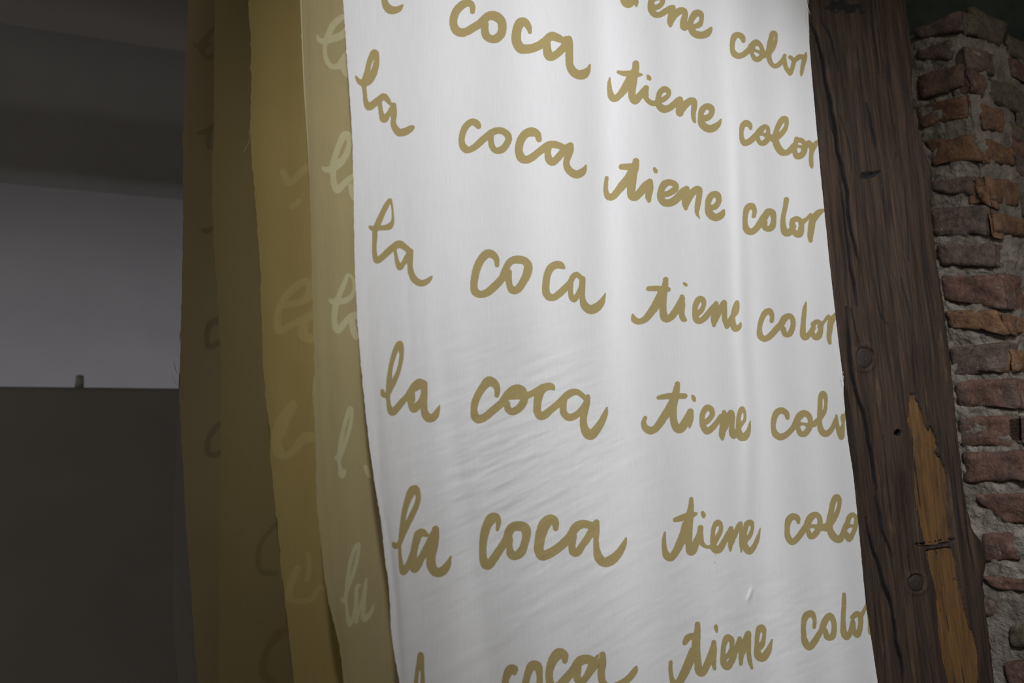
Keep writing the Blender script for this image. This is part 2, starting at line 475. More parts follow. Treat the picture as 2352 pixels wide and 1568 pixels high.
color_B = C4([[(1440,1285,16),(1442,1240,18),(1420,1208,24),(1385,1225,22),(1358,1280,20),(1345,1340,18),(1350,1400,24),(1385,1425,22),(1430,1400,24),(1475,1350,24),(1515,1310,24)],
  [(1510,1320,24),(1540,1265,26),(1580,1245,20),(1605,1275,19),(1605,1330,20),(1580,1385,22),(1545,1390,18),(1530,1350,22)],
  [(1707,1140,6),(1698,1190,16),(1690,1260,18),(1685,1330,20),(1685,1390,24),(1705,1412,24),(1740,1380,20),(1765,1340,20)],
  [(1765,1310,20),(1795,1290,18),(1822,1310,18),(1822,1360,20),(1805,1405,25),(1775,1410,20),(1755,1370,18)],
  [(1815,1330,18),(1850,1290,12),(1880,1250,12)], [(1885,1250,14),(1908,1285,20)], [(1945,1235,20),(1905,1290,24),(1895,1350,22),(1888,1410,18),(1895,1455,14)]])
la_C = C5([[(148,535,14),(160,575,22),(195,575,20),(225,520,20),(262,440,22),(298,350,18),(320,250,18),(320,160,22),(305,115,26),(272,165,24),(246,240,21),(224,330,19),(213,420,22),(205,500,21),(200,580,18),(205,650,18),(220,710,26),(245,730,32),(285,690,30),(330,635,28),(380,580,26),(430,510,34),(480,465,35),(520,480,36)],
  [(400,590,26),(405,650,26),(430,700,34),(465,675,32),(503,620,24),(525,560,28)], [(440,510,34),(475,490,34)], [(415,560,26),(420,620,26)], [(525,490,30),(528,580,28),(525,660,28),(530,730,32),(555,775,38),(590,785,36),(625,760,32),(650,710,18),(665,668,4)]])
coca_C = C5([[(1180,580,20),(1185,530,26),(1165,480,34),(1110,453,44),(1060,500,36),(1015,570,32),(985,640,32),(975,710,30),(985,770,36),(1020,795,36),(1080,770,34),(1140,720,34),(1200,670,34),(1250,625,34)],
  [(1240,620,32),(1290,560,36),(1345,520,36),(1400,530,38),(1430,580,30),(1420,640,34),(1380,695,34),(1320,725,32),(1280,700,29),(1275,650,24)], [(1290,590,30),(1380,570,45)],
  [(1420,590,36),(1480,570,28),(1540,540,30),(1590,500,24)],
  [(1695,525,10),(1670,500,30),(1620,505,34),(1580,540,34),(1555,600,36),(1545,660,34),(1545,720,34),(1570,765,34),(1610,755,36),(1660,715,32),(1715,670,30),(1760,625,28),(1800,590,32),(1850,555,32),(1905,550,26),(1950,580,22),(1985,610,24)],
  [(1790,620,24),(1778,680,28),(1782,735,30),(1820,775,32),(1870,770,32),(1915,740,28),(1955,690,24),(1985,640,22)],
  [(2000,590,20),(1995,650,24),(1975,720,28),(1960,790,30),(1965,860,34),(1990,915,42),(2030,935,44),(2075,890,38),(2120,825,32),(2155,750,24),(2172,690,8)]])
tiene_C = C6([[(165,545,16),(150,590,22),(165,635,30),(205,660,34),(255,645,32),(300,590,34),(345,520,36),(390,450,38),(420,390,36)],
  [(455,240,22),(445,300,30),(430,370,34),(415,450,34),(415,520,32),(425,590,32),(450,640,36),(485,645,36),(525,590,38),(560,530,36),(572,490,28)], [(285,365,18),(340,355,24),(400,350,28),(470,350,26),(520,350,24)],
  [(592,350,12),(602,372,18),(608,392,12)], [(572,490,26),(575,550,24),(570,600,16),(563,640,5)],
  [(690,592,26),(730,570,24),(767,520,22),(760,475,25),(725,455,28),(690,490,25),(675,560,22),(685,620,26),(720,665,30),(770,635,26),(815,580,24),(850,530,22)],
  [(875,495,18),(875,560,30),(865,640,32),(855,700,26),(860,735,14)], [(880,640,26),(905,570,26),(935,500,26),(950,540,22),(945,610,22),(945,680,26),(965,715,20),(985,660,18)],
  [(985,670,18),(1022,610,20),(1057,570,14),(1062,510,12),(1037,465,22),(1013,510,20),(1003,580,20),(1005,650,24),(1020,710,34),(1060,715,34),(1095,660,20),(1110,575,4)]])
color_C = C6([[(1445,545,18),(1435,505,24),(1390,480,28),(1345,505,28),(1322,570,24),(1318,630,22),(1335,690,28),(1380,718,30),(1430,700,26),(1480,655,24),(1520,600,26)],
  [(1515,600,26),(1555,530,32),(1600,505,28),(1642,535,24),(1652,590,22),(1640,640,26),(1600,690,26),(1560,685,24),(1540,640,20)], [(1540,605,24),(1590,600,11),(1640,615,24),(1700,595,24)],
  [(1690,600,26),(1738,550,22),(1778,490,18),(1791,420,14),(1785,350,20),(1760,328,24),(1742,370,21),(1738,440,21),(1735,520,22),(1735,600,22),(1750,660,28),(1785,690,28),(1825,670,24),(1855,625,20),(1880,560,16)],
  [(1885,525,10),(1888,590,18),(1905,660,20),(1930,720,24),(1944,670,16),(1947,600,12),(1935,545,12),(1942,520,12)], [(1930,640,14),(1950,590,10),(1965,520,10),(1972,480,8),(1990,470,10)]])
la_D = C7([[(145,495,12),(165,515,22),(195,490,18),(215,430,22),(248,360,22),(288,280,22),(328,190,20),(336,120,19),(315,75,28),(284,100,32),(254,170,24),(231,250,20),(217,330,18),(205,410,15),(195,490,12),(195,560,12),(203,640,16),(218,715,22),(245,690,24),(275,630,24),(300,570,26)],
  [(400,430,16),(370,410,28),(340,425,32),(320,480,28),(305,550,26),(300,620,26),(305,690,30),(335,660,28),(365,600,26),(400,540,30),(435,480,34),(460,420,30)],
  [(470,385,26),(465,450,32),(450,530,36),(435,600,34),(440,670,36),(470,715,34),(520,710,34),(560,665,26),(590,590,4)]])
coca_D = C7([[(945,390,12),(955,340,18),(940,295,28),(900,305,40),(865,360,34),(845,430,32),(835,510,28),(835,590,28),(850,650,34),(880,660,34),(920,610,32),(960,550,30),(1000,490,30),(1025,440,28)],
  [(1020,450,30),(1050,380,34),(1100,360,36),(1155,375,38),(1170,420,34),(1157,490,29),(1130,560,33),(1085,590,32),(1050,575,32),(1040,520,23),(1042,460,23)],
  [(1395,380,20),(1390,330,28),(1360,310,38),(1315,340,44),(1285,410,42),(1270,480,38),(1265,545,36),(1290,590,36),(1340,575,36),(1400,540,34),(1460,490,34),(1510,435,32),(1550,370,34),(1605,345,31),(1660,355,28),(1690,360,24)],
  [(1530,440,28),(1520,510,26),(1530,560,30),(1565,560,30),(1600,510,26),(1640,455,28),(1680,390,30),(1705,340,24)],
  [(1710,330,20),(1708,400,24),(1705,470,20),(1710,540,24),(1725,600,34),(1765,640,34),(1820,625,38),(1880,570,30),(1920,500,20),(1938,450,5)]])
tiene_D = C8([[(235,360,8),(228,420,16),(232,490,20),(250,545,30),(285,560,28),(325,510,30),(360,440,34),(390,370,36),(410,300,38)],
  [(447,90,16),(445,150,22),(435,220,30),(425,300,34),(425,380,30),(428,450,28),(440,510,32),(465,500,28),(490,430,26),(515,370,24),(522,320,22)], [(318,258,18),(360,245,24),(420,225,26),(465,215,20),(490,205,8)],
  [(538,200,14),(545,218,18),(548,238,8)], [(520,330,18),(520,390,24),(530,440,20),(560,470,14),(600,475,14),(630,450,18),(655,400,20),(682,350,17),(685,300,16),(660,280,24),(632,310,18),(620,370,17),(622,440,22),(635,490,30),(670,495,28),(705,445,24),(740,375,20),(765,325,16)],
  [(770,325,16),(768,390,22),(762,460,18),(762,505,8)], [(770,450,16),(800,370,20),(835,295,18),(850,290,10),(848,360,14),(845,440,12),(850,515,6)],
  [(885,420,20),(920,380,17),(938,320,13),(927,280,21),(895,290,22),(880,350,17),(875,420,16),(885,480,26),(915,510,26),(950,475,20),(980,410,16),(1002,325,4)]])
color_D = C8([[(1308,280,12),(1300,245,22),(1265,230,26),(1230,260,26),(1218,330,20),(1225,400,24),(1260,435,24),(1300,405,24),(1345,345,24),(1380,290,22)],
  [(1375,300,24),(1405,240,28),(1450,215,22),(1480,250,20),(1475,320,22),(1440,375,24),(1405,390,22),(1385,345,18)], [(1390,310,20),(1430,308,14),(1475,320,26),(1530,315,28)],
  [(1530,320,30),(1578,270,24),(1615,210,19),(1637,140,16),(1635,85,18),(1610,75,22),(1586,120,22),(1572,190,22),(1560,260,26),(1560,330,26),(1590,390,30),(1635,415,28),(1665,375,24),(1690,300,20)],
  [(1700,300,20),(1715,240,20),(1745,215,17),(1772,245,16),(1767,310,18),(1745,370,18),(1715,410,24),(1695,370,18)], [(1700,310,18),(1735,305,12),(1765,315,18)],
  [(1765,310,16),(1785,250,14),(1797,190,10)], [(1808,270,5),(1818,340,8),(1828,430,5)]])
la_E = C7([[(370,1700,18),(371,1560,16),(369,1480,14),(360,1400,22),(355,1352,22),(338,1420,15),(326,1500,14),(318,1600,16),(310,1750,18)]])
coca_E = C7([[(1078,1495,14),(1082,1460,24),(1045,1465,36),(1015,1520,28),(1005,1580,26),(1010,1650,26),(1040,1690,28),(1100,1650,28),(1150,1590,28)],
  [(1160,1580,26),(1180,1500,28),(1210,1435,34),(1255,1440,34),(1270,1500,24),(1270,1570,24),(1250,1640,28),(1200,1660,28),(1170,1620,26)],
  [(1465,1400,20),(1462,1355,30),(1420,1342,42),(1375,1390,36),(1350,1460,30),(1345,1530,28),(1360,1590,32),(1410,1600,34),(1470,1540,34),(1530,1470,32),(1580,1400,36),(1640,1385,34),(1690,1400,26)],
  [(1565,1460,28),(1560,1530,28),(1590,1565,28),(1635,1515,26),(1680,1440,36),(1730,1380,34)], [(1755,1350,24),(1755,1420,28),(1745,1490,28),(1755,1560,28),(1800,1610,34),(1880,1590,34),(1950,1540,26),(2000,1480,24),(2015,1445,10)]])
tiene_E = C8([[(282,1400,14),(280,1460,16),(290,1530,18),(310,1570,26),(350,1560,30),(390,1490,34),(430,1400,36),(465,1310,34)],
  [(498,1095,20),(495,1160,26),(485,1240,34),(490,1320,30),(500,1400,28),(510,1470,32),(540,1485,28),(575,1420,28),(605,1340,26),(628,1260,20)], [(395,1245,20),(420,1205,26),(465,1190,24),(505,1195,18)],
  [(645,1110,12),(648,1132,16),(652,1158,8)], [(628,1240,18),(630,1310,22),(625,1390,22),(635,1455,12)],
  [(715,1368,20),(750,1340,20),(773,1280,17),(768,1220,23),(735,1205,26),(710,1260,20),(702,1340,19),(708,1410,26),(740,1435,28),(780,1375,24),(810,1290,20),(835,1225,20)],
  [(835,1210,16),(850,1270,26),(848,1350,20),(845,1415,14)], [(855,1330,24),(880,1250,28),(905,1170,22),(905,1250,22),(910,1330,18),(920,1400,16),(935,1450,10)],
  [(985,1290,24),(1015,1262,22),(1033,1190,14),(1025,1130,22),(995,1130,24),(978,1190,18),(975,1270,20),(985,1345,32),(1025,1365,30),(1065,1310,26),(1090,1240,10),(1095,1220,6)]])
color_E = C8([[(1435,1120,14),(1438,1060,16),(1415,1010,24),(1370,1030,28),(1350,1090,20),(1350,1170,20),(1362,1240,26),(1395,1280,26),(1435,1240,26),(1475,1175,22),(1510,1115,22)],
  [(1500,1130,24),(1525,1065,26),(1560,1030,26),(1590,1070,22),(1595,1140,20),(1580,1195,26),(1540,1200,22),(1525,1150,20)],
  [(1675,855,14),(1675,930,18),(1670,1010,18),(1668,1090,20),(1675,1170,26),(1700,1200,22),(1730,1150,20),(1745,1080,20)],
  [(1745,1040,20),(1780,1010,20),(1807,1040,21),(1807,1110,20),(1785,1180,24),(1755,1150,19),(1745,1080,20)],
  [(1805,1040,20),(1840,980,14),(1862,930,14)], [(1865,935,14),(1880,1000,20),(1888,1080,20),(1888,1150,20),(1900,1190,6)], [(1865,935,14),(1895,930,12),(1905,1000,12)]])
def moved(strokes, dx, dy):
    return [[(x + dx, y + dy, r) for x, y, r in st] for st in strokes]


# the words that run on above and below the frame
la_0 = la_0[:1] + moved(la_A[:2], -27, -284)
coca_m1 = moved(coca_0, -22, -262)
tiene_m1 = tiene_m1 + C2([[(125,-205,8),(120,-140,18),(132,-80,26),(165,-62,26),(215,-110,30),(270,-190,34),(320,-280,34)],
                          [(349,-400,26),(345,-340,30),(330,-270,34),(318,-190,34),(306,-110,30),(300,-60,28)],
                          [(205,-318,16),(260,-310,22),(320,-305,22),(390,-300,10)], [(455,-300,10),(465,-280,16)]])
la_E = la_E + moved(la_D[1:], 30, 366)
TEXT_WHITE = [coca_m1, la_0, la_A, la_B, la_C, la_D, la_E, coca_0, coca_A, coca_B, coca_C, coca_D, coca_E, tiene_m1, tiene_0,
              tiene_A, tiene_B, tiene_C, tiene_D, tiene_E, color_m1, color_0, color_A, color_B, color_C, color_D, color_E]

Q1, Q2, Q3, Q4 = crop(380, 0, 3.919), crop(380, 380, 3.919), crop(380, 760, 3.919), crop(380, 1140, 3.663)
TEXT_2 = [
  Q1([[(1365,315,6),(1385,360,20),(1430,372,24),(1500,350,30),(1570,325,32),(1620,290,32),(1660,230,30),(1650,150,26),(1600,150,22),(1555,180,28),(1510,225,28),(1475,290,26),(1440,370,20),(1436,470,16),(1455,550,20),(1500,600,22),(1560,590,26),(1600,540,30),(1650,490,36),(1700,500,40)], [(1600,560,36),(1620,620,40),(1660,665,36),(1720,600,40)]]),
  Q1([[(1410,1500,8),(1440,1525,22),(1500,1520,28),(1560,1480,30),(1622,1400,26),(1655,1300,22),(1652,1225,28),(1610,1215,30),(1570,1290,26),(1540,1370,26),(1515,1450,26),(1510,1520,30)]]) + Q2([[(1510,30,28),(1510,100,24),(1520,170,26),(1550,220,30),(1600,170,26),(1660,120,26),(1720,90,26)], [(1665,180,20),(1690,260,30),(1730,300,34)]]),
  Q2([[(1475,1200,6),(1500,1225,22),(1550,1225,22),(1620,1215,24),(1680,1170,20),(1700,1100,14),(1690,1020,12),(1645,985,14),(1610,1060,20),(1575,1140,22),(1540,1230,24),(1525,1310,26),(1520,1390,24),(1530,1460,26),(1560,1480,28),(1610,1420,26),(1670,1360,28),(1740,1340,30)], [(1680,1400,24),(1690,1480,28),(1720,1540,28)]]),
  Q3([[(1535,1135,14),(1560,1150,20),(1590,1080,18),(1628,980,16),(1658,880,15),(1676,770,15),(1665,700,22),(1640,740,18),(1612,840,16),(1588,950,18),(1570,1060,18),(1560,1150,16),(1570,1220,16),(1590,1300,26),(1622,1250,8)], [(1800,1220,18),(1820,1270,22),(1840,1310,14)]]),
  Q4([[(1485,860,14),(1505,880,18),(1525,800,14),(1562,700,14),(1598,590,14),(1622,480,12),(1625,400,14),(1595,430,14),(1560,530,14),(1540,640,13),(1525,750,13),(1518,860,10),(1530,980,12),(1548,1080,16),(1575,1030,10),(1590,950,12)], [(1640,745,10),(1610,760,14),(1605,850,15),(1605,960,15),(1608,1060,12)], [(1610,1030,10),(1640,930,10),(1670,820,13),(1690,690,10)], [(1690,690,10),(1680,800,13),(1668,920,15),(1665,1030,18),(1700,1010,22),(1735,960,14),(1755,900,4)]]),
]
TEXT_3 = [
  Q2([[(1300,1060,26),(1250,1040,30),(1150,1110,32),(1060,1210,28),(1010,1330,28),(1010,1450,32),(1030,1490,28),(1120,1440,28),(1250,1380,36),(1340,1330,30)], [(1300,1060,30),(1290,1170,32),(1230,1220,32),(1120,1250,24),(1040,1270,20)], [(1250,1420,36),(1240,1520,46),(1300,1560,40)]]),
  Q2([[(1200,320,24),(1140,370,26)], [(1060,60,30),(1120,160,26),(1220,60,30),(1300,0,30)]]),
  Q3([[(1150,650,26),(1080,730,30),(1020,830,32),(990,960,36),(1020,1080,46),(1060,1120,30),(1150,1080,30),(1250,960,46),(1340,960,40)], [(1160,680,22),(1110,780,22),(1060,900,28),(1010,980,26)]]),
  Q4([[(1110,600,26),(1060,720,30),(1040,850,28),(1120,880,20),(1230,860,24),(1290,770,16),(1350,770,20)], [(1200,480,16),(1210,600,18),(1190,700,20)]]),
]
TEXT_4 = [
  Q4([[(940,230,20),(850,320,18),(790,430,20),(780,560,20),(820,640,22),(930,650,20)]]),
  Q4([[(1000,1120,20),(950,1165,40),(880,1250,24),(830,1370,30),(830,1500,34),(900,1560,30)]]),
]
TEXT_5 = [
  Q1([[(430,260,22),(380,330,28),(335,390,32),(335,470,26),(380,520,22),(440,500,24)], [(260,410,10),(310,410,20),(400,400,20)]]),
  Q1([[(440,1130,20),(400,1160,20),(340,1190,24),(300,1200,10)], [(395,1180,22),(385,1260,20),(392,1330,18)]]),
  Q2([[(430,555,12),(370,590,24),(320,570,10)]]),
  Q2([[(480,1390,36),(400,1430,28),(372,1520,24)]]) + Q3([[(372,20,24),(375,90,22),(385,140,24),(440,130,24),(490,100,24)]]),
  Q3([[(490,830,20),(430,900,28),(385,980,24),(380,1090,24),(440,1120,24),(500,1085,20)]]),
]


def catmull(st, k=5):
    p = np.array(st, dtype=float)
    if len(p) < 3:
        return p
    q = np.vstack([2 * p[0] - p[1], p, 2 * p[-1] - p[-2]])
    out = []
    for i in range(1, len(q) - 2):
        for j in range(k):
            u = j / k
            a, b, c, d = q[i - 1], q[i], q[i + 1], q[i + 2]
            v = 0.5 * (2 * b + (c - a) * u + (2 * a - 5 * b + 4 * c - d) * u * u + (3 * b - a - 3 * c + d) * u ** 3)
            out.append(v)
    out.append(q[-2])
    out = np.array(out)
    out[:, 2] = np.maximum(out[:, 2], 0.3)
    return out


def stroke_sdf(px, py, words, miss=-12.0):
    """signed distance in photo pixels to the brush strokes, positive inside"""
    s = np.full(px.shape, miss)
    for w in words:
        pl = [catmull(st) for st in w]
        allp = np.vstack(pl)
        m = 16
        x0, y0 = (allp[:, :2] - allp[:, 2:3]).min(0) - m
        x1, y1 = (allp[:, :2] + allp[:, 2:3]).max(0) + m
        ii = np.nonzero((px > x0) & (px < x1) & (py > y0) & (py < y1))[0]
        if not len(ii):
            continue
        X, Y = px[ii], py[ii]
        best = s[ii]
        for p in pl:
            for a, b in zip(p[:-1], p[1:]):
                dx, dy = b[0] - a[0], b[1] - a[1]
                L = dx * dx + dy * dy + 1e-9
                tt = np.clip(((X - a[0]) * dx + (Y - a[1]) * dy) / L, 0, 1)
                dd = a[2] + (b[2] - a[2]) * tt - np.hypot(X - a[0] - tt * dx, Y - a[1] - tt * dy)
                np.maximum(best, dd, out=best)
        s[ii] = best
    return s


# ------------------------------------------------------------------ hanging cloths
def fbm(u, v, seed, octs=4):
    """smooth value noise on arrays"""
    r = np.random.default_rng(seed)
    tab = r.random((256, 256)).astype(np.float32)
    out = np.zeros(u.shape)
    a, tot = 1.0, 0.0
    for _ in range(octs):
        x0 = np.floor(u).astype(int); y0 = np.floor(v).astype(int)
        fx = u - x0; fy = v - y0
        fx = fx * fx * (3 - 2 * fx); fy = fy * fy * (3 - 2 * fy)
        g = lambda i, j: tab[(x0 + i) & 255, (y0 + j) & 255]
        out += a * ((g(0, 0) * (1 - fx) + g(1, 0) * fx) * (1 - fy) + (g(0, 1) * (1 - fx) + g(1, 1) * fx) * fy)
        tot += a
        a *= 0.5
        u = u * 2.03 + 17.1; v = v * 2.03 + 5.7
    return out / tot - 0.5


def edge_fn(pts, plane_p):
    """traced edge -> position along the cloth as a function of height, carried on straight beyond the frame"""
    q = [hit(x, y, plane_p, AWAY) for x, y in pts]
    z = np.array([v.z for v in q])
    u = np.array([(v - plane_p).dot(DIR) for v in q])
    o = np.argsort(z)
    z, u = z[o], u[o]

    def f(zz):
        r = np.interp(zz, z, u)
        return r
    return f


def lowpass(a, n):
    k = np.hanning(n + 2)[1:-1]
    return np.convolve(np.pad(a, (n, n), mode='edge'), k / k.sum(), mode='same')[n:-n]


def make_cloth(name, t_off, left_px, right_px, words, mat, du, folds, z_lo=0.55, z_hi=CEIL_Z - 0.01, fray=0.0006, seed=1, waves=(), wrinkle=()):
    p0 = P_WHITE + AWAY * t_off
    fl, fr = edge_fn(left_px, p0), edge_fn(right_px, p0)
    zt = max(hit(x, -60, p0, AWAY).z for x in (left_px[0][0], right_px[0][0]))
    zb = min(hit(x, 1640, p0, AWAY).z for x in (left_px[-1][0], right_px[-1][0]))
    zs = np.concatenate([np.arange(z_lo, zb, 0.02), np.arange(zb, zt, du), np.arange(zt, z_hi, 0.02), [z_hi]])
    r = np.random.default_rng(seed)
    ul = lowpass(fl(zs), 9) + lowpass(r.normal(0, 1, len(zs)), 3) * fray
    ur = lowpass(fr(zs), 9) + lowpass(r.normal(0, 1, len(zs)), 3) * fray
    nc = int(np.mean(ur - ul) / du) + 2
    s = np.linspace(0, 1, nc)
    U = ul[:, None] + (ur - ul)[:, None] * s[None, :]
    Z = np.repeat(zs[:, None], nc, 1)
    D = np.zeros_like(U)
    for amp, wl, ph, tilt in waves:
        D += amp * np.sin(2 * np.pi * (U / wl + tilt * (Z - 1.8)) + ph)
    for pts, amp, wid, z_soft in folds:
        q = [hit(x, y, p0, AWAY) for x, y in pts]
        fz = np.array([v.z for v in q]); fu = np.array([(v - p0).dot(DIR) for v in q])
        o = np.argsort(fz); fz, fu = fz[o], fu[o]
        c = np.interp(Z, fz, fu)
        win = 1 / (1 + np.exp(-(Z - fz[0]) / z_soft)) / (1 + np.exp((Z - fz[-1]) / z_soft))
        D += amp * np.exp(-((U - c) / wid) ** 2) * win
    if wrinkle:
        Q0 = np.array(p0)[None, :] * np.array([1, 1, 0]) + U.ravel()[:, None] * np.array(DIR)
        Q0[:, 2] = Z.ravel()
        qx, qy = project(Q0)
        for cx, cy, sx, sy, amp, ang, f1, f2 in wrinkle:
            ca, sa = math.cos(ang), math.sin(ang)
            a1 = (U * ca + Z * sa).ravel() + 9.0; a2 = (-U * sa + Z * ca).ravel() + 9.0
            wn = fbm(a1 * f1, a2 * f2, 77, 3)
            D += (amp * wn * np.exp(-((qx - cx) / sx) ** 2 - ((qy - cy) / sy) ** 2)).reshape(U.shape)
    Q = np.array(p0)[None, :] * np.array([1, 1, 0]) + U.ravel()[:, None] * np.array(DIR)
    Q[:, 2] = Z.ravel()
    dist = (p0 - EYE).dot(AWAY)
    P = np.array(EYE)[None, :] + (Q - np.array(EYE)[None, :]) * ((dist - D.ravel()) / dist)[:, None]
    px, py = project(P)
    ink = stroke_sdf(px, py, words) + 0.45
    o = mesh_obj(name, P, grid_faces(len(zs), nc), mat, uv=np.stack([U.ravel(), Z.ravel()], 1), attrs={'ink': ink})
    return o, p0


M_WHITE = cloth_material('white_printed_cotton', (0.80, 0.80, 0.795), (0.42, 0.335, 0.15), trans=0.22, mottled=0.03)
M_OCH2 = cloth_material('ochre_cloth_pale_print', (0.45, 0.375, 0.195), (0.59, 0.54, 0.32), trans=0.3, mottled=0.10, ink_edge=1.6)
M_OCH3 = cloth_material('ochre_brown_cloth', (0.42, 0.32, 0.125), (0.475, 0.375, 0.155), trans=0.3, mottled=0.12, ink_edge=3.0)
M_OCH4 = cloth_material('dark_olive_cloth', (0.32, 0.252, 0.12), (0.265, 0.205, 0.095), trans=0.3, mottled=0.10, ink_edge=3.0)
M_OCH5 = cloth_material('dark_umber_cloth', (0.40, 0.32, 0.175), (0.30, 0.24, 0.13), trans=0.3, mottled=0.10, ink_edge=3.0)
M_OCH6 = cloth_material('grey_cloth', (0.30, 0.285, 0.26), (0.3, 0.3, 0.3), trans=0.3, mottled=0.06)

WHITE_L = [(786,-60),(788,0),(796,120),(806,260),(810,350),(813,480),(814,600),(821,740),(830,850),(838,930),(849,1030),(862,1120),(876,1200),(885,1290),(893,1340),(896,1400),(897,1440),(907,1510),(918,1568),(930,1650)]
WHITE_R = [(1852,-60),(1854,10),(1857,35),(1859,100),(1867,200),(1885,400),(1905,600),(1923,760),(1929,810),(1934,850),(1938,880),(1937,900),(1946,1000),(1960,1090),(1972,1210),(1988,1380),(2003,1480),(2016,1568),(2026,1650)]
white_folds = [
    ([(1005,760),(1025,900),(1050,1080),(1075,1240),(1105,1420),(1140,1600)], 0.0040, 0.020, 0.08),
    ([(960,700),(975,900),(985,1000)], 0.0012, 0.009, 0.06),
    ([(930,560),(945,800),(960,1000)], 0.0012, 0.009, 0.06),
    ([(1240,820),(1310,1040),(1340,1200),(1350,1300)], -0.012, 0.060, 0.06),
    ([(1690,300),(1700,600),(1705,800),(1720,1000),(1715,1180)], 0.0035, 0.022, 0.08),
    ([(1480,-50),(1500,300),(1540,600)], 0.007, 0.05, 0.1),
    ([(1370,-50),(1385,300),(1390,800)], -0.006, 0.04, 0.1),
    ([(1727,1352),(1718,1378)], 0.0020, 0.006, 0.003),
    ([(868,1130),(895,1260),(908,1380),(922,1568)], 0.004, 0.006, 0.04),
    ([(845,780),(880,1130),(905,1400)], 0.003, 0.01, 0.06),
    ([(1040,1260),(1050,1568)], -0.010, 0.040, 0.05),
    ([(1900,-120),(1905,90)], -0.045, 0.085, 0.05),  # added bend, shaped so this corner turns from the lamp and darkens
]
white, PW = make_cloth('printed_banner', 0.0, WHITE_L, WHITE_R, TEXT_WHITE, M_WHITE, 0.0021, white_folds, fray=0.0004, seed=3,
                       waves=((0.004, 0.42, 0.4, 0.05), (0.002, 0.17, 1.2, -0.1)),
                       wrinkle=((1180, 1080, 230, 260, 0.0020, 0.35, 14, 95), (1250, 1420, 500, 200, 0.0011, 0.3, 12, 70), (1780, 1450, 260, 130, 0.0012, 0.1, 12, 60)))
tag(white, 'white cotton banner printed with ochre handwriting, frontmost of the hanging cloths', 'banner', 'hanging cloth banners')

E2 = [(690,-60),(690,0),(694,110),(698,200),(702,260),(707,330),(712,420),(714,520),(716,640),(720,760),(722,860),(717,890),(722,960),(726,1050),(727,1150),(735,1230),(742,1300),(752,1370),(766,1430),(780,1480),(790,1568),(797,1650)]
E3 = [(568,-60),(570,0),(576,100),(577,200),(574,300),(580,390),(590,500),(597,600),(600,700),(602,820),(609,910),(620,975),(621,1050),(628,1130),(636,1190),(645,1290),(655,1380),(665,1470),(676,1568),(684,1650)]
E4 = [(494,-60),(494,0),(492,130),(491,300),(486,380),(488,480),(492,580),(498,660),(504,760),(508,850),(508,980),(505,1080),(504,1210),(501,1310),(505,1420),(500,1500),(503,1568),(504,1650)]
E5 = [(434,-60),(433,0),(428,80),(424,200),(420,330),(421,450),(419,580),(416,720),(414,830),(411,900),(416,1000),(424,1140),(431,1260),(439,1370),(446,1470),(455,1568),(462,1650)]
E6 = [(460,-60),(455,0),(440,300),(428,500),(420,700),(413,850),(408,900),(404,1000),(402,1140),(400,1260),(399,1340),(401,1440),(404,1500),(411,1568),(417,1650)]
def right_of(base, dx):
    return [(x + dx, y) for x, y in base]


RIGHT2 = [(1700,-60),(1700,784),(1760,1650)]
RIGHT3 = [(1600,-60),(1600,784),(1660,1650)]
RIGHT4 = [(1490,-60),(1490,784),(1530,1650)]
RIGHT5 = [(1390,-60),(1390,784),(1420,1650)]
RIGHT6 = [(1300,-60),(1300,784),(1320,1650)]
b2, P2 = make_cloth('dyed_banner', 0.085, E2, RIGHT2, TEXT_2, M_OCH2, 0.0034,
    [([(700,-50),(706,330),(714,600),(730,1000),(752,1300),(800,1600)], 0.003, 0.006, 0.1), ([(745,700),(752,1000),(775,1300)], 0.004, 0.012, 0.1), ([(800,300),(808,700),(830,1000)], 0.006, 0.02, 0.1)],
    seed=5, fray=0.0007, waves=((0.008, 0.33, 2.0, 0.05),))
b3, P3 = make_cloth('dyed_banner', 0.19, E3, RIGHT3, TEXT_3, M_OCH3, 0.0044, [([(640,-50),(650,600),(690,1400)], 0.006, 0.03, 0.1)], seed=6, fray=0.0009,
    waves=((0.008, 0.30, 0.5, 0.08),))
b4, P4 = make_cloth('dyed_banner', 0.30, E4, RIGHT4, TEXT_4, M_OCH4, 0.005, [], seed=8, fray=0.0009, waves=((0.007, 0.28, 3.6, 0.05),))
b5, P5 = make_cloth('dyed_banner', 0.41, E5, RIGHT5, TEXT_5, M_OCH5, 0.005, [], seed=9, fray=0.0008, waves=((0.007, 0.34, 1.0, 0.04),))
b6, P6 = make_cloth('grey_banner', 0.52, E6, RIGHT6, [], M_OCH6, 0.008, [], seed=10, fray=0.0008, waves=((0.007, 0.34, 1.6, 0.04),))
tag(b2, 'light ochre banner with pale handwriting, directly behind the white cloth', 'banner', 'hanging cloth banners')
tag(b3, 'brownish ochre banner with faint writing, third cloth counting back from the white one', 'banner', 'hanging cloth banners')
tag(b4, 'dark olive banner between the brownish ochre cloth and the darkest umber cloth', 'banner', 'hanging cloth banners')
tag(b5, 'darkest umber banner with dim dark letters beside the grey wall', 'banner', 'hanging cloth banners')
tag(b6, 'grey rearmost banner showing as a narrow strip at lower left', 'banner', 'hanging cloth banners')

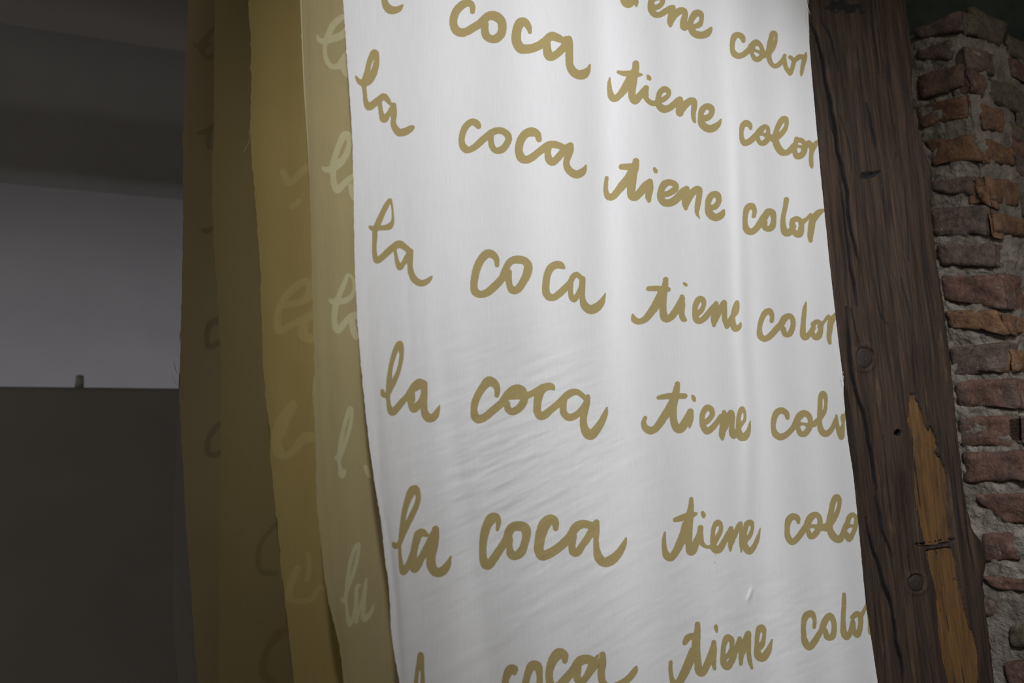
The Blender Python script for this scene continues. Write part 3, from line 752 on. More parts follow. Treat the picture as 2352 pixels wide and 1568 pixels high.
t = NT('pale_selvage')
M_SELV = t.principled((0.45, 0.40, 0.23), 0.9)
SV = []
for y in np.arange(-40, 500, 8.0):
    x = float(np.interp(y, [q[1] for q in E2], [q[0] for q in E2]))
    wd = 1.0 - max(0.0, (y - 200) / 300.0)
    for dx in (0.0, 2.2, 4.4):
        q = hit(x + dx * wd * 0.8 - 0.5, y, P2 - AWAY * (0.0085 + 0.0012 * math.sin(math.pi * dx / 4.4)), AWAY)
        SV.append(tuple(q))
sv = mesh_obj('selvage', SV, grid_faces(len(SV) // 3, 3), M_SELV, b2)
sv['label'] = 'pale woven selvage along the left edge'

# loose threads on the frayed edges
t = NT('pale_thread'); M_TH_W = t.principled((0.7, 0.7, 0.68), 0.9)
t = NT('ochre_thread'); M_TH_O = t.principled((0.42, 0.36, 0.18), 0.9)
t = NT('dark_thread'); M_TH_D = t.principled((0.10, 0.09, 0.07), 0.9)


def thread(pts, plane, mat, parent, r=0.0003, lift=0.002):
    P = [hit(x, y, plane - AWAY * lift, AWAY) for x, y in pts]
    P = [Vector(v[:3]) for v in catmull([tuple(p) for p in P], 4)] if len(P) > 2 else P
    return tube('loose_thread', P, r, mat, parent)


def thread3(pts, plane, mat, parent, r=0.0003, lift=0.002):
    P = [hit(x, y, plane - AWAY * lift, AWAY) for x, y in pts]
    return tube('loose_thread', P, r, mat, parent)


thread3([(1854,-20),(1856,4),(1855,14),(1857,22),(1860,29),(1862,33)], PW - AWAY * 0.010, M_TH_W, white)
thread3([(1857,-20),(1856,8),(1854,12),(1857,24),(1859,35)], PW - AWAY * 0.010, M_TH_W, white, 0.00025)
thread3([(1932,862),(1934,852),(1933,844)], PW - AWAY * 0.010, M_TH_W, white)
thread3([(1934,860),(1936,856),(1937,853)], PW - AWAY * 0.010, M_TH_W, white)
thread3([(1935,868),(1937,862),(1938,872)], PW - AWAY * 0.010, M_TH_W, white, 0.0004)
thread3([(574,320),(570,330),(562,344),(556,352)], P3, M_TH_O, b3)
thread3([(571,300),(574,312),(575,330)], P3, M_TH_O, b3)
thread3([(412,862),(406,856),(402,843),(399,829)], P5, M_TH_D, b5, 0.00035)
thread3([(408,885),(402,878),(396,862)], P5, M_TH_D, b5, 0.00022)
thread3([(420,575),(417,572),(415,568)], P5, M_TH_D, b5, 0.0003)
thread3([(415,790),(412,780),(412,770)], P5, M_TH_D, b5, 0.00025)
thread3([(1641,1270),(1644,1274),(1645,1277)], PW - AWAY * 0.010, M_TH_O, white, 0.0004)
thread3([(1372,1516),(1376,1508),(1378,1502)], PW - AWAY * 0.010, M_TH_W, white, 0.0003)

# ------------------------------------------------------------------ timber post
PY = math.radians(80)
PD = Vector((math.sin(PY), math.cos(PY), 0))
PN = Vector((-math.cos(PY), math.sin(PY), 0))
P_POST = at_y(2040, 784, 1.80)
P_POST.z = 0
POST_R = [(2084,-60),(2090,0),(2099,60),(2104,130),(2106,200),(2109,250),(2115,280),(2124,300),(2136,350),(2148,378),(2154,395),(2151,430),(2150,470),(2155,520),(2162,580),(2172,650),(2179,700),(2187,760),(2194,830),(2201,890),(2208,950),(2214,1010),(2222,1080),(2231,1150),(2241,1195),(2247,1218),(2262,1236),(2277,1262),(2279,1288),(2271,1330),(2272,1380),(2280,1430),(2290,1490),(2298,1568),(2306,1650)]
CRACKS = [  # photo-pixel polylines: (points, half width, depth)
    ([(1860,45),(1875,79),(1887,120),(1894,163),(1900,201),(1909,245),(1919,293),(1924,342),(1937,400),(1946,444),(1949,487),(1957,533),(1966,574),(1976,608)], 2.6, 0.016),
    ([(1888,46),(1906,77),(1917,115),(1926,165)], 1.4, 0.006),
    ([(1895,210),(1903,250),(1915,300),(1925,345)], 1.6, 0.008),
    ([(1930,420),(1938,470),(1944,520),(1952,590),(1962,650),(1970,705)], 2.2, 0.012),
    ([(1955,709),(1968,762),(1980,800)], 1.4, 0.008),
    ([(1945,705),(1950,790),(1952,815),(1955,845),(1966,890),(1981,940),(1994,1000),(2004,1055),(2009,1092),(2018,1126)], 2.8, 0.014),
    ([(2011,1140),(2024,1184),(2032,1227),(2048,1268),(2051,1304)], 1.9, 0.009),
    ([(1991,1189),(2004,1255),(2018,1293),(2029,1339),(2045,1386),(2053,1427),(2062,1481),(2073,1522),(2077,1572)], 2.8, 0.016),
    ([(1990,235),(1998,268),(2008,320),(2012,345)], 2.0, 0.007),
    ([(1998,0),(2006,76),(2014,127),(2020,170)], 1.2, 0.005),
    ([(2018,60),(2022,110),(2030,180)], 1.1, 0.005),
    ([(2057,288),(2058,305)], 2.0, 0.006), ([(2058,350),(2060,362)], 1.5, 0.005),
    ([(2029,437),(2032,487)], 1.5, 0.006), ([(2008,640),(2022,720),(2042,750)], 1.2, 0.005),
    ([(2070,640),(2085,700),(2092,730)], 1.0, 0.004), ([(2123,620),(2133,700),(2142,740)], 1.0, 0.004),
    ([(2084,1271),(2094,1315)], 1.4, 0.005), ([(1972,1400),(2000,1480),(2010,1568)], 1.2, 0.006),
    ([(2095,770),(2100,860),(2106,905)], 1.0, 0.004), ([(1925,250),(1950,330),(1958,395)], 0.9, 0.004),
    ([(1968,100),(1980,200),(1990,300)], 0.8, 0.003), ([(2075,420),(2085,520),(2088,600)], 0.8, 0.003),
    ([(2110,480),(2125,600),(2132,640)], 1.0, 0.004), ([(2030,1000),(2040,1100),(2050,1200)], 0.8, 0.003),
    ([(2210,1100),(2225,1230),(2240,1320)], 1.2, 0.004), ([(2190,1050),(2200,1150),(2215,1240)], 1.2, 0.004),
    ([(2105,1249),(2125,1251),(2150,1248),(2172,1244),(2194,1238)], 3.6, 0.010),
    ([(1978,405),(2000,402),(2022,396)], 7.0, 0.008),
    ([(1900,22),(1940,10),(1985,28)], 12.0, 0.002),
]
HOLES = [(2061, 994, 7.5, 0.02)]
KNOTS = [(1987, 822, 21, 25), (2104, 1339, 21, 21)]
BARE_UP = [(2088,903),(2101,903),(2108,923),(2116,959),(2136,984),(2151,997),(2154,1025),(2146,1038),(2159,1048),(2169,1079),(2177,1104),(2178,1140),(2181,1172),(2186,1208),(2182,1241),(2150,1246),(2122,1247),(2117,1216),(2111,1181),(2107,1150),(2101,1105),(2097,1053),(2095,1002),(2085,964),(2086,936)]
BARE_LO = [(2127,1264),(2155,1259),(2185,1257),(2196,1293),(2204,1345),(2215,1386),(2223,1427),(2240,1468),(2250,1508),(2248,1568),(2252,1640),(2182,1640),(2177,1568),(2166,1508),(2158,1440),(2152,1372),(2144,1326),(2133,1282)]


def poly_sdf(px, py, poly):
    p = np.array(poly, dtype=float)
    inside = np.zeros(px.shape, bool)
    dmin = np.full(px.shape, 1e9)
    for a, b in zip(p, np.roll(p, -1, 0)):
        dx, dy = b - a
        L = dx * dx + dy * dy + 1e-9
        tt = np.clip(((px - a[0]) * dx + (py - a[1]) * dy) / L, 0, 1)
        dmin = np.minimum(dmin, np.hypot(px - a[0] - tt * dx, py - a[1] - tt * dy))
        c = ((a[1] > py) != (b[1] > py)) & (px < dx * (py - a[1]) / (dy + 1e-12) + a[0])
        inside ^= c
    return np.where(inside, dmin, -dmin)


def post_edge(pts):
    q = [hit(x, y, P_POST, PN) for x, y in pts]
    z = np.array([v.z for v in q]); u = np.array([(v - P_POST).dot(PD) for v in q])
    o = np.argsort(z)
    return lambda zz: np.interp(zz, z[o], u[o])


pr = post_edge(POST_R)
z_lo, z_hi = hit(2040, 1640, P_POST, PN).z, hit(2040, -60, P_POST, PN).z
pz = np.concatenate([np.arange(0, z_lo, 0.03), np.arange(z_lo, z_hi, 0.0024), np.arange(z_hi, CEIL_Z, 0.03), [CEIL_Z]])
u_right = lowpass(pr(pz), 11) + lowpass(np.random.default_rng(4).normal(0, 1, len(pz)), 9) * 0.0018
u_left = np.interp(pz, [0, z_lo, z_hi, CEIL_Z], [u_right[0] - 0.335] * 2 + [u_right[-1] - 0.30] * 2) + 0.0
DEPTH, RAD = 0.17, 0.028
# cross-section parameter: left side -> front -> right side -> back
ns_front, ns_arc, ns_side = 118, 9, 6
sec = []   # (kind, s) -> evaluated per row
rows = []
for k in range(len(pz)):
    a, b = u_left[k], u_right[k]
    pts = []
    for i in range(ns_side):
        pts.append((a, DEPTH - (DEPTH - RAD) * i / ns_side))
    for i in range(ns_arc):
        th = math.pi / 2 * i / ns_arc
        pts.append((a + RAD * (1 - math.cos(th)), RAD * (1 - math.sin(th))))
    for i in range(ns_front + 1):
        pts.append((a + RAD + (b - a - 2 * RAD) * i / ns_front, 0.0))
    for i in range(1, ns_arc + 1):
        th = math.pi / 2 * i / ns_arc
        pts.append((b - RAD + RAD * math.sin(th), RAD * (1 - math.cos(th))))
    for i in range(1, ns_side + 1):
        pts.append((b, RAD + (DEPTH - RAD) * i / ns_side))
    rows.append(pts)
sec = np.array(rows)                                   # rows x cols x (u, w)
nr, ncol = sec.shape[:2]
base = np.array(P_POST)[None, None, :] + sec[..., :1] * np.array(PD) + sec[..., 1:] * np.array(PN)
base[..., 2] = pz[:, None]
flat = base.reshape(-1, 3)
px, py = project(flat)
Uf = sec[..., 0].ravel(); Zf = np.repeat(pz, ncol)
front = np.clip(1 - sec[..., 1].ravel() / 0.05, 0, 1)
grain = fbm(Uf * 95 + 3 * fbm(Uf * 9, Zf * 3, 3), Zf * 5.0, 11, 4)
lump = fbm(Uf * 14, Zf * 5, 12, 3)
lean = (Zf - 1.5) * 0.03
fine = fbm(Uf * 260 + 2 * fbm(Uf * 20, Zf * 8, 5), Zf * 9.0, 13, 3)
disp = -0.0065 * grain * front - 0.010 * lump * front - 0.0022 * fine * front
knot_w = np.zeros_like(px)
for kx, ky, ra, rb in KNOTS:
    d = np.hypot((px - kx) / ra, (py - ky) / rb)
    disp += 0.0025 * np.exp(-((d - 1.15) / 0.22) ** 2) * -1.0 + 0.003 * (d < 1.0)
crack = np.full(px.shape, -30.0)
for pts, hw, dep in CRACKS:
    wob = (3.0 + 0.6 * hw) * fbm(Uf * 40, Zf * 30, 31, 3)
    woy = (1.2 * hw if hw > 5 else 0.0) * 2.5 * fbm(Uf * 70, Zf * 60, 33, 3)
    hw = hw * (1.45 if hw < 5 else 1.0)
    st = [[(x, y, hw * (0.35 if i in (0, len(pts) - 1) else 1.0)) for i, (x, y) in enumerate(pts)]]
    s = stroke_sdf(px + wob, py + woy, [st], -30.0)
    kf = np.clip((s + 1.0) / (hw + 1.0), 0, 1)
    disp += dep * kf * front
    crack = np.maximum(crack, s)
for hx, hy, hr, dep in HOLES:
    s = hr - np.hypot(px - hx, (py - hy))
    disp += dep * np.clip(s / 2.5, 0, 1)
    crack = np.maximum(crack, s)
bare = np.maximum(poly_sdf(px + 16 * fbm(Uf * 70, Zf * 22, 41, 4), py + 30 * fbm(Uf * 110, Zf * 14, 44, 3), BARE_UP), poly_sdf(px + 13 * fbm(Uf * 70, Zf * 14, 42, 4), py, BARE_LO))
disp += 0.0065 * np.clip((bare + 0.8) / 1.6, 0, 1) * front
flat = flat + disp[:, None] * np.array(PN)

t = NT('old_dark_timber')
g1 = t.noise(t.coords((70, 70, 3.2)), 1.0, 5, 0.62, 0.4)
g2 = t.noise(t.coords((300, 300, 7)), 1.0, 3, 0.6)
bl = t.noise(t.coords((7, 7, 3.0)), 1.0, 4, 0.55)
sp = t.noise(t.coords((26, 26, 4.5)), 1.0, 4, 0.65)
c = t.ramp(g1, [(0.30, (0.013, 0.0088, 0.0062)), (0.5, (0.032, 0.0200, 0.0130)), (0.72, (0.058, 0.036, 0.0215))])
c = t.mix(t.smooth(sp, 0.60, 0.78), c, (0.095, 0.060, 0.030))
c = t.mix(t.math('MULTIPLY', t.smooth(bl, 0.52, 0.75), 0.6), c, (0.018, 0.013, 0.010))
c = t.mix(0.8, c, t.ramp(g2, [(0.3, (0.4, 0.39, 0.38)), (0.7, (1.35, 1.35, 1.35))]), 'MULTIPLY')
c = t.mix(t.smooth(t.attr('crack'), -2.0, 1.2), c, (0.007, 0.006, 0.006))
hh = t.math('ADD', t.math('MULTIPLY', g1, 0.7), t.math('MULTIPLY', g2, 0.5))
M_POST = t.principled(c, 0.82, t.bump(hh, 0.7, 0.004), 0.25)

post = mesh_obj('timber_post', flat, grid_faces(nr, ncol), M_POST, attrs={'crack': crack})
tag(post, 'dark rough-hewn timber post with cracks and bare wood, between white banner and bricks', 'post')

t = NT('bare_orange_wood')
g1 = t.noise(t.coords((90, 90, 3.0)), 1.0, 5, 0.6, 0.5)
g2 = t.noise(t.coords((24, 24, 5.0)), 1.0, 4, 0.6)
sp = t.noise(t.coords((120, 120, 60)), 1.0, 2, 0.5)
c = t.ramp(g1, [(0.25, (0.067, 0.034, 0.0115)), (0.55, (0.102, 0.053, 0.0165)), (0.8, (0.132, 0.072, 0.025))])
c = t.mix(t.math('MULTIPLY', t.smooth(g2, 0.50, 0.66), 0.85), c, (0.045, 0.026, 0.013))
g3 = t.noise(t.coords((260, 260, 9)), 1.0, 3, 0.6)
c = t.mix(0.7, c, t.ramp(g3, [(0.3, (0.5, 0.48, 0.45)), (0.7, (1.3, 1.3, 1.3))]), 'MULTIPLY')
c = t.mix(t.smooth(sp, 0.68, 0.76), c, (0.03, 0.018, 0.01))
M_BARE = t.principled(c, 0.75, t.bump(g1, 0.5, 0.003), 0.25)


def bare_patch(poly, seed):
    p = np.array(poly, dtype=float)
    y0, y1 = p[:, 1].min() - 8, p[:, 1].max() + 8
    ys = np.arange(y0, y1, 4.0)
    nc = 26
    V = []
    for y in ys:
        xs = []
        yy = min(max(y, p[:, 1].min() + 1), p[:, 1].max() - 1)
        for a, b in zip(p, np.roll(p, -1, 0)):
            if (a[1] > yy) != (b[1] > yy):
                xs.append(a[0] + (b[0] - a[0]) * (yy - a[1]) / (b[1] - a[1]))
        xa, xb = min(xs) - 9, max(xs) + 9
        for i in range(nc):
            V.append((xa + (xb - xa) * i / (nc - 1), y))
    V = np.array(V)
    Q = np.array([hit(x, y, P_POST, PN) for x, y in V])
    uu = (Q - np.array(P_POST)) @ np.array(PD)
    lm = fbm(uu * 14, Q[:, 2] * 5, 12, 3)
    gg = fbm(uu * 80, Q[:, 2] * 6, seed, 4)
    Q = Q + ((0.0048 - 0.010 * lm - 0.004 * gg))[:, None] * np.array(PN)
    o = mesh_obj('bare_wood', Q, grid_faces(len(ys), nc), M_BARE, post)
    o['label'] = 'strip of bare orange wood'
    return o


bare_patch(BARE_UP, 51)
bare_patch(BARE_LO, 52)

t = NT('dark_knot_wood')
cc = t.coords((1, 1, 1))
rings = t.n('ShaderNodeTexWave', wave_type='RINGS', rings_direction='Y')
rings.inputs['Scale'].default_value = 40
rings.inputs['Distortion'].default_value = 4
rings.inputs['Detail'].default_value = 2
t.l(cc, rings.inputs['Vector'])
c = t.ramp(rings.outputs['Fac'], [(0.0, (0.014, 0.011, 0.010)), (1.0, (0.024, 0.018, 0.015))])
M_KNOT = t.principled(c, 0.7, t.bump(rings.outputs['Fac'], 0.12, 0.001), 0.3)
for kx, ky, ra, rb in KNOTS:
    c0 = hit(kx, ky, P_POST, PN)
    rx = (hit(kx + ra * 0.92, ky, P_POST, PN) - c0).length
    rz = (hit(kx, ky + rb * 0.92, P_POST, PN) - c0).length
    bm = bmesh.new()
    N, Rr = 28, 7
    centre = bm.verts.new((0, 0, 0))
    prev = None
    lmc = 0.010 * float(fbm(np.array([(c0 - P_POST).dot(PD) * 14]), np.array([c0.z * 5]), 12, 3)[0])
    for j in range(1, Rr + 1):
        f = j / Rr
        ring = []
        for i in range(N):
            a = 2 * math.pi * i / N
            w = 1 + 0.08 * math.sin(3 * a + kx) + 0.05 * math.sin(5 * a)
            q = PD * (math.cos(a) * rx * f * w) + Vector((0, 0, 1)) * (math.sin(a) * rz * f * w) - PN * (0.0025 * (1 - f * f) + 0.0003 * mnoise.noise(Vector((math.cos(a) * f * 3, math.sin(a) * f * 3, kx))) - 0.006 * max(0, f - 0.85))
            ring.append(bm.verts.new(q))
        for i in range(N):
            if prev is None:
                bm.faces.new((centre, ring[i], ring[(i + 1) % N]))
            else:
                bm.faces.new((prev[i], ring[i], ring[(i + 1) % N], prev[(i + 1) % N]))
        prev = ring
    bmesh.ops.recalc_face_normals(bm, faces=bm.faces)
    o = bm_obj('knot', bm, M_KNOT, post, True)
    o.location = c0 - PN * (lmc - 0.0008)

# ------------------------------------------------------------------ brick pier
PC = at_y(2213, 90, 2.06)                                # its near corner, at the top
LFD, RFD = AWAY.copy(), DIR.copy()                       # the left face recedes along AWAY, the right face along DIR
LFN, RFN = -DIR, -AWAY                                   # outward normals
P_CORNER = Vector((PC.x, PC.y, 0))
TOPZ = at_y(2213, 14, 2.06).z

t = NT('lime_mortar')
v = t.coords((1, 1, 1))
n1 = t.noise(v, 14, 5, 0.6); n2 = t.noise(v, 90, 4, 0.65)
c = t.ramp(n1, [(0.3, (0.125, 0.107, 0.087)), (0.55, (0.215, 0.189, 0.158)), (0.75, (0.30, 0.276, 0.24))])
c = t.mix(t.math('MULTIPLY', t.smooth(t.noise(v, 9, 3), 0.55, 0.72), 0.55), c, (0.11, 0.105, 0.07))
c = t.mix(t.smooth(n2, 0.64, 0.74), c, (0.06, 0.05, 0.042))
M_MORTAR = t.principled(c, 0.95, t.bump(t.math('ADD', t.math('MULTIPLY', n1, 0.6), n2), 1.0, 0.011), 0.1)

brick_mats = []
for i, (a, b, c2) in enumerate([((0.118, 0.066, 0.049), (0.16, 0.094, 0.070), (0.085, 0.057, 0.048)),
                                ((0.145, 0.080, 0.046), (0.195, 0.112, 0.062), (0.105, 0.060, 0.045)),
                                ((0.110, 0.078, 0.064), (0.150, 0.110, 0.092), (0.080, 0.065, 0.057)),
                                ((0.104, 0.085, 0.059), (0.135, 0.114, 0.082), (0.070, 0.063, 0.048))]):
    t = NT('fired_brick_%s' % ('red', 'orange', 'brown', 'olive')[i])
    v = t.coords((1, 1, 1))
    inf = t.n('ShaderNodeObjectInfo')
    off = t.n('ShaderNodeVectorMath', operation='ADD')
    t.l(v, off.inputs[0])
    comb = t.n('ShaderNodeCombineXYZ')
    t.l(t.math('MULTIPLY', inf.outputs['Random'], 31.0), comb.inputs[0])
    t.l(comb.outputs[0], off.inputs[1])
    v = off.outputs[0]
    n1 = t.noise(v, 22, 5, 0.65); n2 = t.noise(v, 150, 4, 0.65); n3 = t.noise(v, 48, 4, 0.6)
    n4 = t.noise(v, 9, 3, 0.5); n5 = t.noise(v, 75, 5, 0.7)
    c = t.ramp(n1, [(0.32, c2), (0.48, a), (0.66, b)])
    c = t.mix(t.math('MULTIPLY', t.smooth(n4, 0.50, 0.68), 0.55), c, (0.085, 0.068, 0.058))
    c = t.mix(0.75, c, t.ramp(n5, [(0.33, (0.45, 0.43, 0.42)), (0.5, (1.0, 1.0, 1.0)), (0.68, (1.35, 1.33, 1.3))]), 'MULTIPLY')
    c = t.mix(t.math('MULTIPLY', t.smooth(n3, 0.585, 0.68), 0.7), c, (0.17, 0.148, 0.124))
    c = t.mix(t.smooth(n2, 0.66, 0.74), c, (0.03, 0.022, 0.018))
    hh = t.math('ADD', t.math('MULTIPLY', n1, 0.8), t.math('MULTIPLY', n2, 0.8))
    brick_mats.append(t.principled(c, 0.9, t.bump(hh, 0.85, 0.006), 0.15))

# core with rough mortar skin: runs left face -> corner -> right face -> closed back
us = np.concatenate([np.arange(-0.75, -0.45, 0.03), np.arange(-0.45, 0.95, 0.004)])
zz = np.concatenate([np.arange(0, 1.15, 0.05), np.arange(1.15, TOPZ, 0.004), [TOPZ]])
UU, ZZ = np.meshgrid(us, zz)
UU = UU.ravel(); ZZ = ZZ.ravel()
pos = np.where((UU < 0)[:, None], np.array(LFD) * (-UU)[:, None], np.array(RFD) * UU[:, None])
k = np.clip(0.5 + UU / 0.06, 0, 1)
nrm = np.array(LFN)[None, :] * (1 - k)[:, None] + np.array(RFN)[None, :] * k[:, None]
hgt = 0.014 * fbm(UU * 11 + 40, ZZ * 13, 61, 3) + 0.020 * fbm(UU * 42 + 9, ZZ * 50, 62, 5) - 0.002
hgt -= 0.018 * np.exp(-(UU / 0.03) ** 2)
CP = np.array(P_CORNER)[None, :] + pos + nrm * hgt[:, None]
CP[:, 2] = ZZ
topdrop = np.clip((ZZ - (TOPZ - 0.05)) / 0.05, 0, 1)
CP -= nrm * (topdrop * 0.03)[:, None]
core = mesh_obj('wall_right', CP, grid_faces(len(zz), len(us)), M_MORTAR)
core['kind'] = 'structure'
core['label'] = 'ruined brick pier corner with crumbling pale mortar'
# top and back of the core
bm = bmesh.new()
c0 = P_CORNER; c1 = P_CORNER + LFD * 0.75; c2 = P_CORNER + RFD * 0.92; c3 = P_CORNER + LFD * 0.75 + RFD * 0.92
ins = (LFD + RFD) * 0.03
lo = [bm.verts.new((q.x, q.y, 0)) for q in (c1, c3, c2)]
hi = [bm.verts.new((q.x, q.y, TOPZ - 0.01)) for q in (c1, c3, c2)]
h0 = bm.verts.new(((c0 + ins).x, (c0 + ins).y, TOPZ - 0.01))
bm.faces.new((lo[0], lo[1], hi[1], hi[0])); bm.faces.new((lo[1], lo[2], hi[2], hi[1])); bm.faces.new((hi[0], hi[1], hi[2], h0))
bm_obj('core_back', bm, M_MORTAR, core)


def brick(quad, face, mat, proud=0.007, back=0.05, seed=0, rough=0.006):
    """quad TL,TR,BR,BL in photo pixels on one face of the pier"""
    n = LFN if face == 'L' else RFN
    q = [hit(x, y, P_CORNER, n) for x, y in quad]
    d = LFD if face == 'L' else RFD
    for k_ in range(4):
        u_ = (q[k_] - P_CORNER).dot(d)
        lim = 0.004 if face == 'R' else -0.004
        if u_ < lim:
            q[k_] = q[k_] + d * (lim - u_)
    e0, e1 = (0, 3) if face == 'R' else (1, 2)
    if (q[0] - q[1]).length < 0.02 or (q[2] - q[3]).length < 0.02:
        return None
    return brick3(q, n, mat, proud, back, seed, rough)


def brick3(q, n, mat, proud=0.007, back=0.05, seed=0, rough=0.006):
    bm = bmesh.new()
    bmesh.ops.create_cube(bm, size=1.0)
    bmesh.ops.subdivide_edges(bm, edges=bm.edges[:], cuts=9, use_grid_fill=True)
    cen = (q[0] + q[1] + q[2] + q[3]) / 4
    wlen = ((q[1] - q[0]).length + (q[2] - q[3]).length) / 2
    hlen = ((q[0] - q[3]).length + (q[1] - q[2]).length) / 2
    so = Vector((seed * 3.7, seed * 1.3, seed * 7.1))
    for vv in bm.verts:
        x, y, z = vv.co * 2
        # round the edges by a fixed radius in each direction
        r = min(0.010, hlen * 0.25)
        fx, fy = r / (wlen / 2), r / (hlen / 2)
        ex = max(0, (abs(x) - (1 - fx)) / fx); ey = max(0, (abs(y) - (1 - fy)) / fy)
        e = min(1.0, math.hypot(ex, ey)) if (ex > 0 and ey > 0) else max(ex, ey)
        dd = math.hypot(ex, ey)
        if dd > 1:
            x = math.copysign(1 - fx + fx * ex / dd, x); y = math.copysign(1 - fy + fy * ey / dd, y)
        a, b = (x + 1) / 2, (1 - y) / 2
        p = q[0].lerp(q[1], a).lerp(q[3].lerp(q[2], a), b)
        zf = (z + 1) / 2
        dep = -back + (back + proud) * zf - (0.007 * e * e if zf > 0.85 else 0)
        p = p + n * dep
        s = mnoise.fractal(p * 26 + so, 0.9, 2.1, 4)
        s2 = mnoise.noise(p * 9 + so)
        p = p + n * (rough * (s + 0.8 * s2)) * (1 if zf > 0.5 else 0)
        edge = mnoise.noise_vector(p * 30 + so) * 0.0045
        p = p + edge
        vv.co = p - cen
    bmesh.ops.recalc_face_normals(bm, faces=bm.faces)
    o = bm_obj('brick', bm, brick_mats[mat], core, True)
    o.location = cen
    return o


def z1(*p): return [(1830 + x / 3.92, y / 3.92) for x, y in p]
def z2(*p): return [(1830 + x / 3.92, 380 + y / 3.92) for x, y in p]
def z3(*p): return [(1830 + x / 3.92, 760 + y / 3.92) for x, y in p]
def z4(*p): return [(1830 + x / 3.663, 1140 + y / 3.663) for x, y in p]


BR = [
    (z1((1040,280),(1545,42),(1500,275),(1090,365)), 'L', 2), (z1((1560,50),(1900,225),(1850,420),(1500,290)), 'R', 3),
    (z1((1080,470),(1395,348),(1405,548),(1090,535)), 'L', 2), (z1((1405,345),(1765,465),(1785,690),(1410,552)), 'R', 2),
    (z1((1100,680),(1500,575),(1495,775),(1105,925)), 'L', 0), (z1((1515,590),(1700,690),(1690,890),(1520,790)), 'R', 0),
    (z1((1080,955),(1530,855),(1540,1058),(1110,1150)), 'L', 1), (z1((1650,925),(1850,985),(1868,1185),(1690,1160)), 'R', 1),
    (z1((1150,1265),(1570,1208),(1672,1448),(1220,1495)), 'L', 1), (z1((1705,1235),(1930,1340),(1960,1500),(1715,1440)), 'R', 1),
    (z1((1900,1085),(2160,1180),(2160,1390),(1920,1230)), 'R', 3), (z1((1740,690),(2100,890),(2090,1060),(1720,880)), 'R', 3),
    (z1((1900,300),(2150,430),(2150,640),(1900,480)), 'R', 3), (z1((1960,1400),(2250,1540),(2250,1700),(1970,1560)), 'R', 2),
    (z2((1200,130),(1575,85),(1590,275),(1220,245)), 'L', 2), (z2((1595,90),(1970,90),(1985,320),(1605,305)), 'L', 1),
    (z2((1220,395),(1725,345),(1745,635),(1240,630)), 'L', 2), (z2((1765,385),(2040,415),(2046,600),(1775,560)), 'L', 1),
    (z2((1260,720),(1770,685),(1790,915),(1290,905)), 'L', 2), (z2((1300,985),(1990,955),(2040,1275),(1330,1215)), 'L', 0),
    (z2((1340,1310),(1810,1295),(1965,1525),(1370,1450)), 'L', 1), (z2((1985,1330),(2200,1330),(2200,1500),(2000,1480)), 'L', 1),
    (z3((1380,145),(1925,92),(1872,372),(1400,390)), 'L', 2), (z3((2000,150),(2150,150),(2150,350),(2030,340)), 'L', 1),
    (z3((1410,440),(2120,415),(2120,695),(1430,695)), 'L', 0), (z3((1440,770),(1895,765),(1930,1040),(1460,1045)), 'L', 0),
    (z3((1965,760),(2150,760),(2150,1010),(1975,1010)), 'L', 2), (z3((1480,1090),(2200,1070),(2200,1345),(1510,1375)), 'L', 0),
    (z4((1440,-20),(2000,-30),(2000,230),(1750,232)), 'L', 0), (z4((1540,295),(1815,298),(1880,540),(1580,548)), 'L', 0),
    (z4((1560,665),(2000,690),(2000,800),(1640,775)), 'L', 0), (z4((1785,1085),(2050,1060),(2050,1290),(1795,1265)), 'L', 3),
    (z4((1745,1400),(2050,1370),(2050,1600),(1800,1600)), 'L', 0), (z4((1500,850),(1680,860),(1690,1010),(1520,1000)), 'L', 2),
]
def corner_x(y):
    a_, b_ = project(np.array([[P_CORNER.x, P_CORNER.y, 1.2], [P_CORNER.x, P_CORNER.y, 2.9]]))
    return float(np.interp(y, b_[::-1], a_[::-1]))


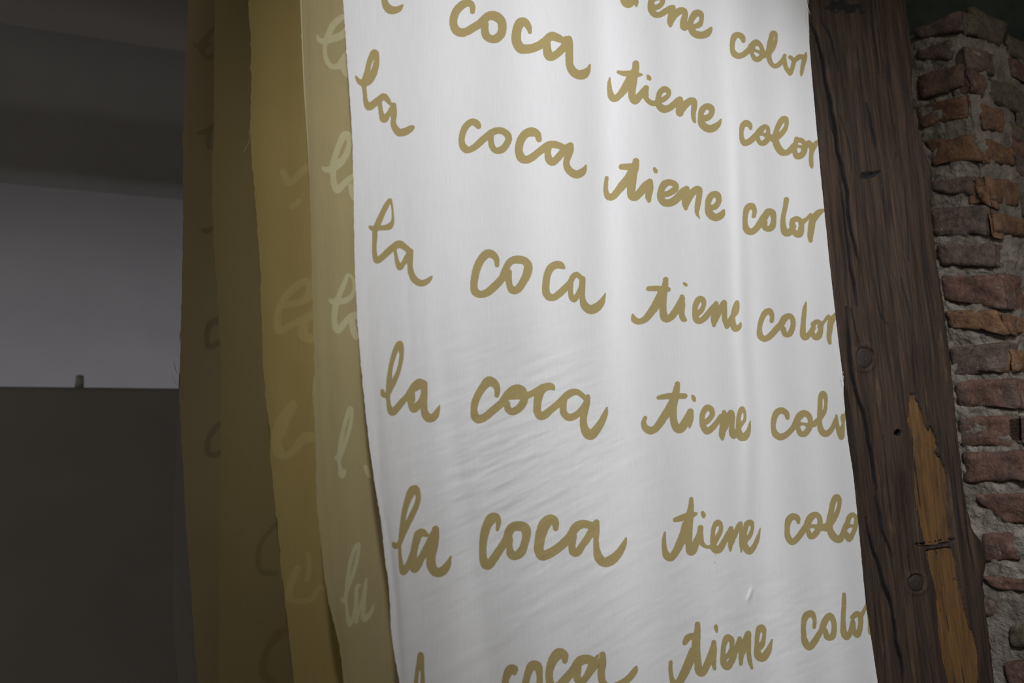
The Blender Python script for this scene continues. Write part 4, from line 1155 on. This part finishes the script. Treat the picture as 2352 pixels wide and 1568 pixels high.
for i, (qd, fc, mt) in enumerate(BR):
    pr_ = random.uniform(0.005, 0.011)
    brick(qd, fc, mt, proud=pr_, seed=i + 1, rough=0.0075)
    if fc == 'L' and (qd[1][0] + qd[2][0]) / 2 > corner_x(qd[1][1]) + 14:
        (x1, y1), (x2, y2) = qd[1], qd[2]
        c1_, c2_ = corner_x(y1), corner_x(y2)
        brick([(c1_, y1), (x1 + 4, y1 + 0.25 * (x1 - c1_)), (x2 + 4, y2 + 0.2 * (x2 - c2_)), (c2_, y2)], 'R', mt, proud=pr_, seed=i + 60, rough=0.0075)

# courses of the same wall that continue behind the post and past the corner
def face_pt(face, u, z):
    d = LFD if face == 'L' else RFD
    return Vector((P_CORNER.x, P_CORNER.y, 0)) + d * u + Vector((0, 0, z))


i = 100
zc = 1.22
while zc < TOPZ - 0.09:
    j = (int(round(zc * 100)) // 9) % 2
    u = 0.225 + 0.05 * j
    while u < 0.60:
        L = random.uniform(0.13, 0.2)
        h = 0.066
        q = [face_pt('L', u + L, zc + h), face_pt('L', u, zc + h), face_pt('L', u, zc), face_pt('L', u + L, zc)]
        brick3(q, LFN, random.choice((0, 1, 2)), random.uniform(0.003, 0.009), seed=i); i += 1
        u += L + 0.02
    u = 0.20 + 0.06 * j
    while u < 0.72:
        L = random.uniform(0.13, 0.2)
        q = [face_pt('R', u, zc + 0.066), face_pt('R', u + L, zc + 0.066), face_pt('R', u + L, zc), face_pt('R', u, zc)]
        brick3(q, RFN, random.choice((0, 2, 3)), random.uniform(0.003, 0.009), seed=i); i += 1
        u += L + 0.02
    zc += 0.09

# dark rough wall behind the pier
t = NT('dark_stone')
v = t.coords((1, 1, 1))
n1 = t.noise(v, 6, 5, 0.6)
c = t.ramp(n1, [(0.3, (0.045, 0.058, 0.048)), (0.7, (0.09, 0.105, 0.085))])
M_STONE = t.principled(c, 0.95, t.bump(t.noise(v, 18, 4), 0.8, 0.02), 0.1)
sp0 = at_y(2000, 0, 3.3)
slab('wall_far_right', Vector((sp0.x - 0.4, sp0.y, 0)), Vector((1, -0.05, 0)).normalized(), Vector((0.05, 1, 0)).normalized(), 0, 5, 0.2, 0, CEIL_Z, M_STONE)
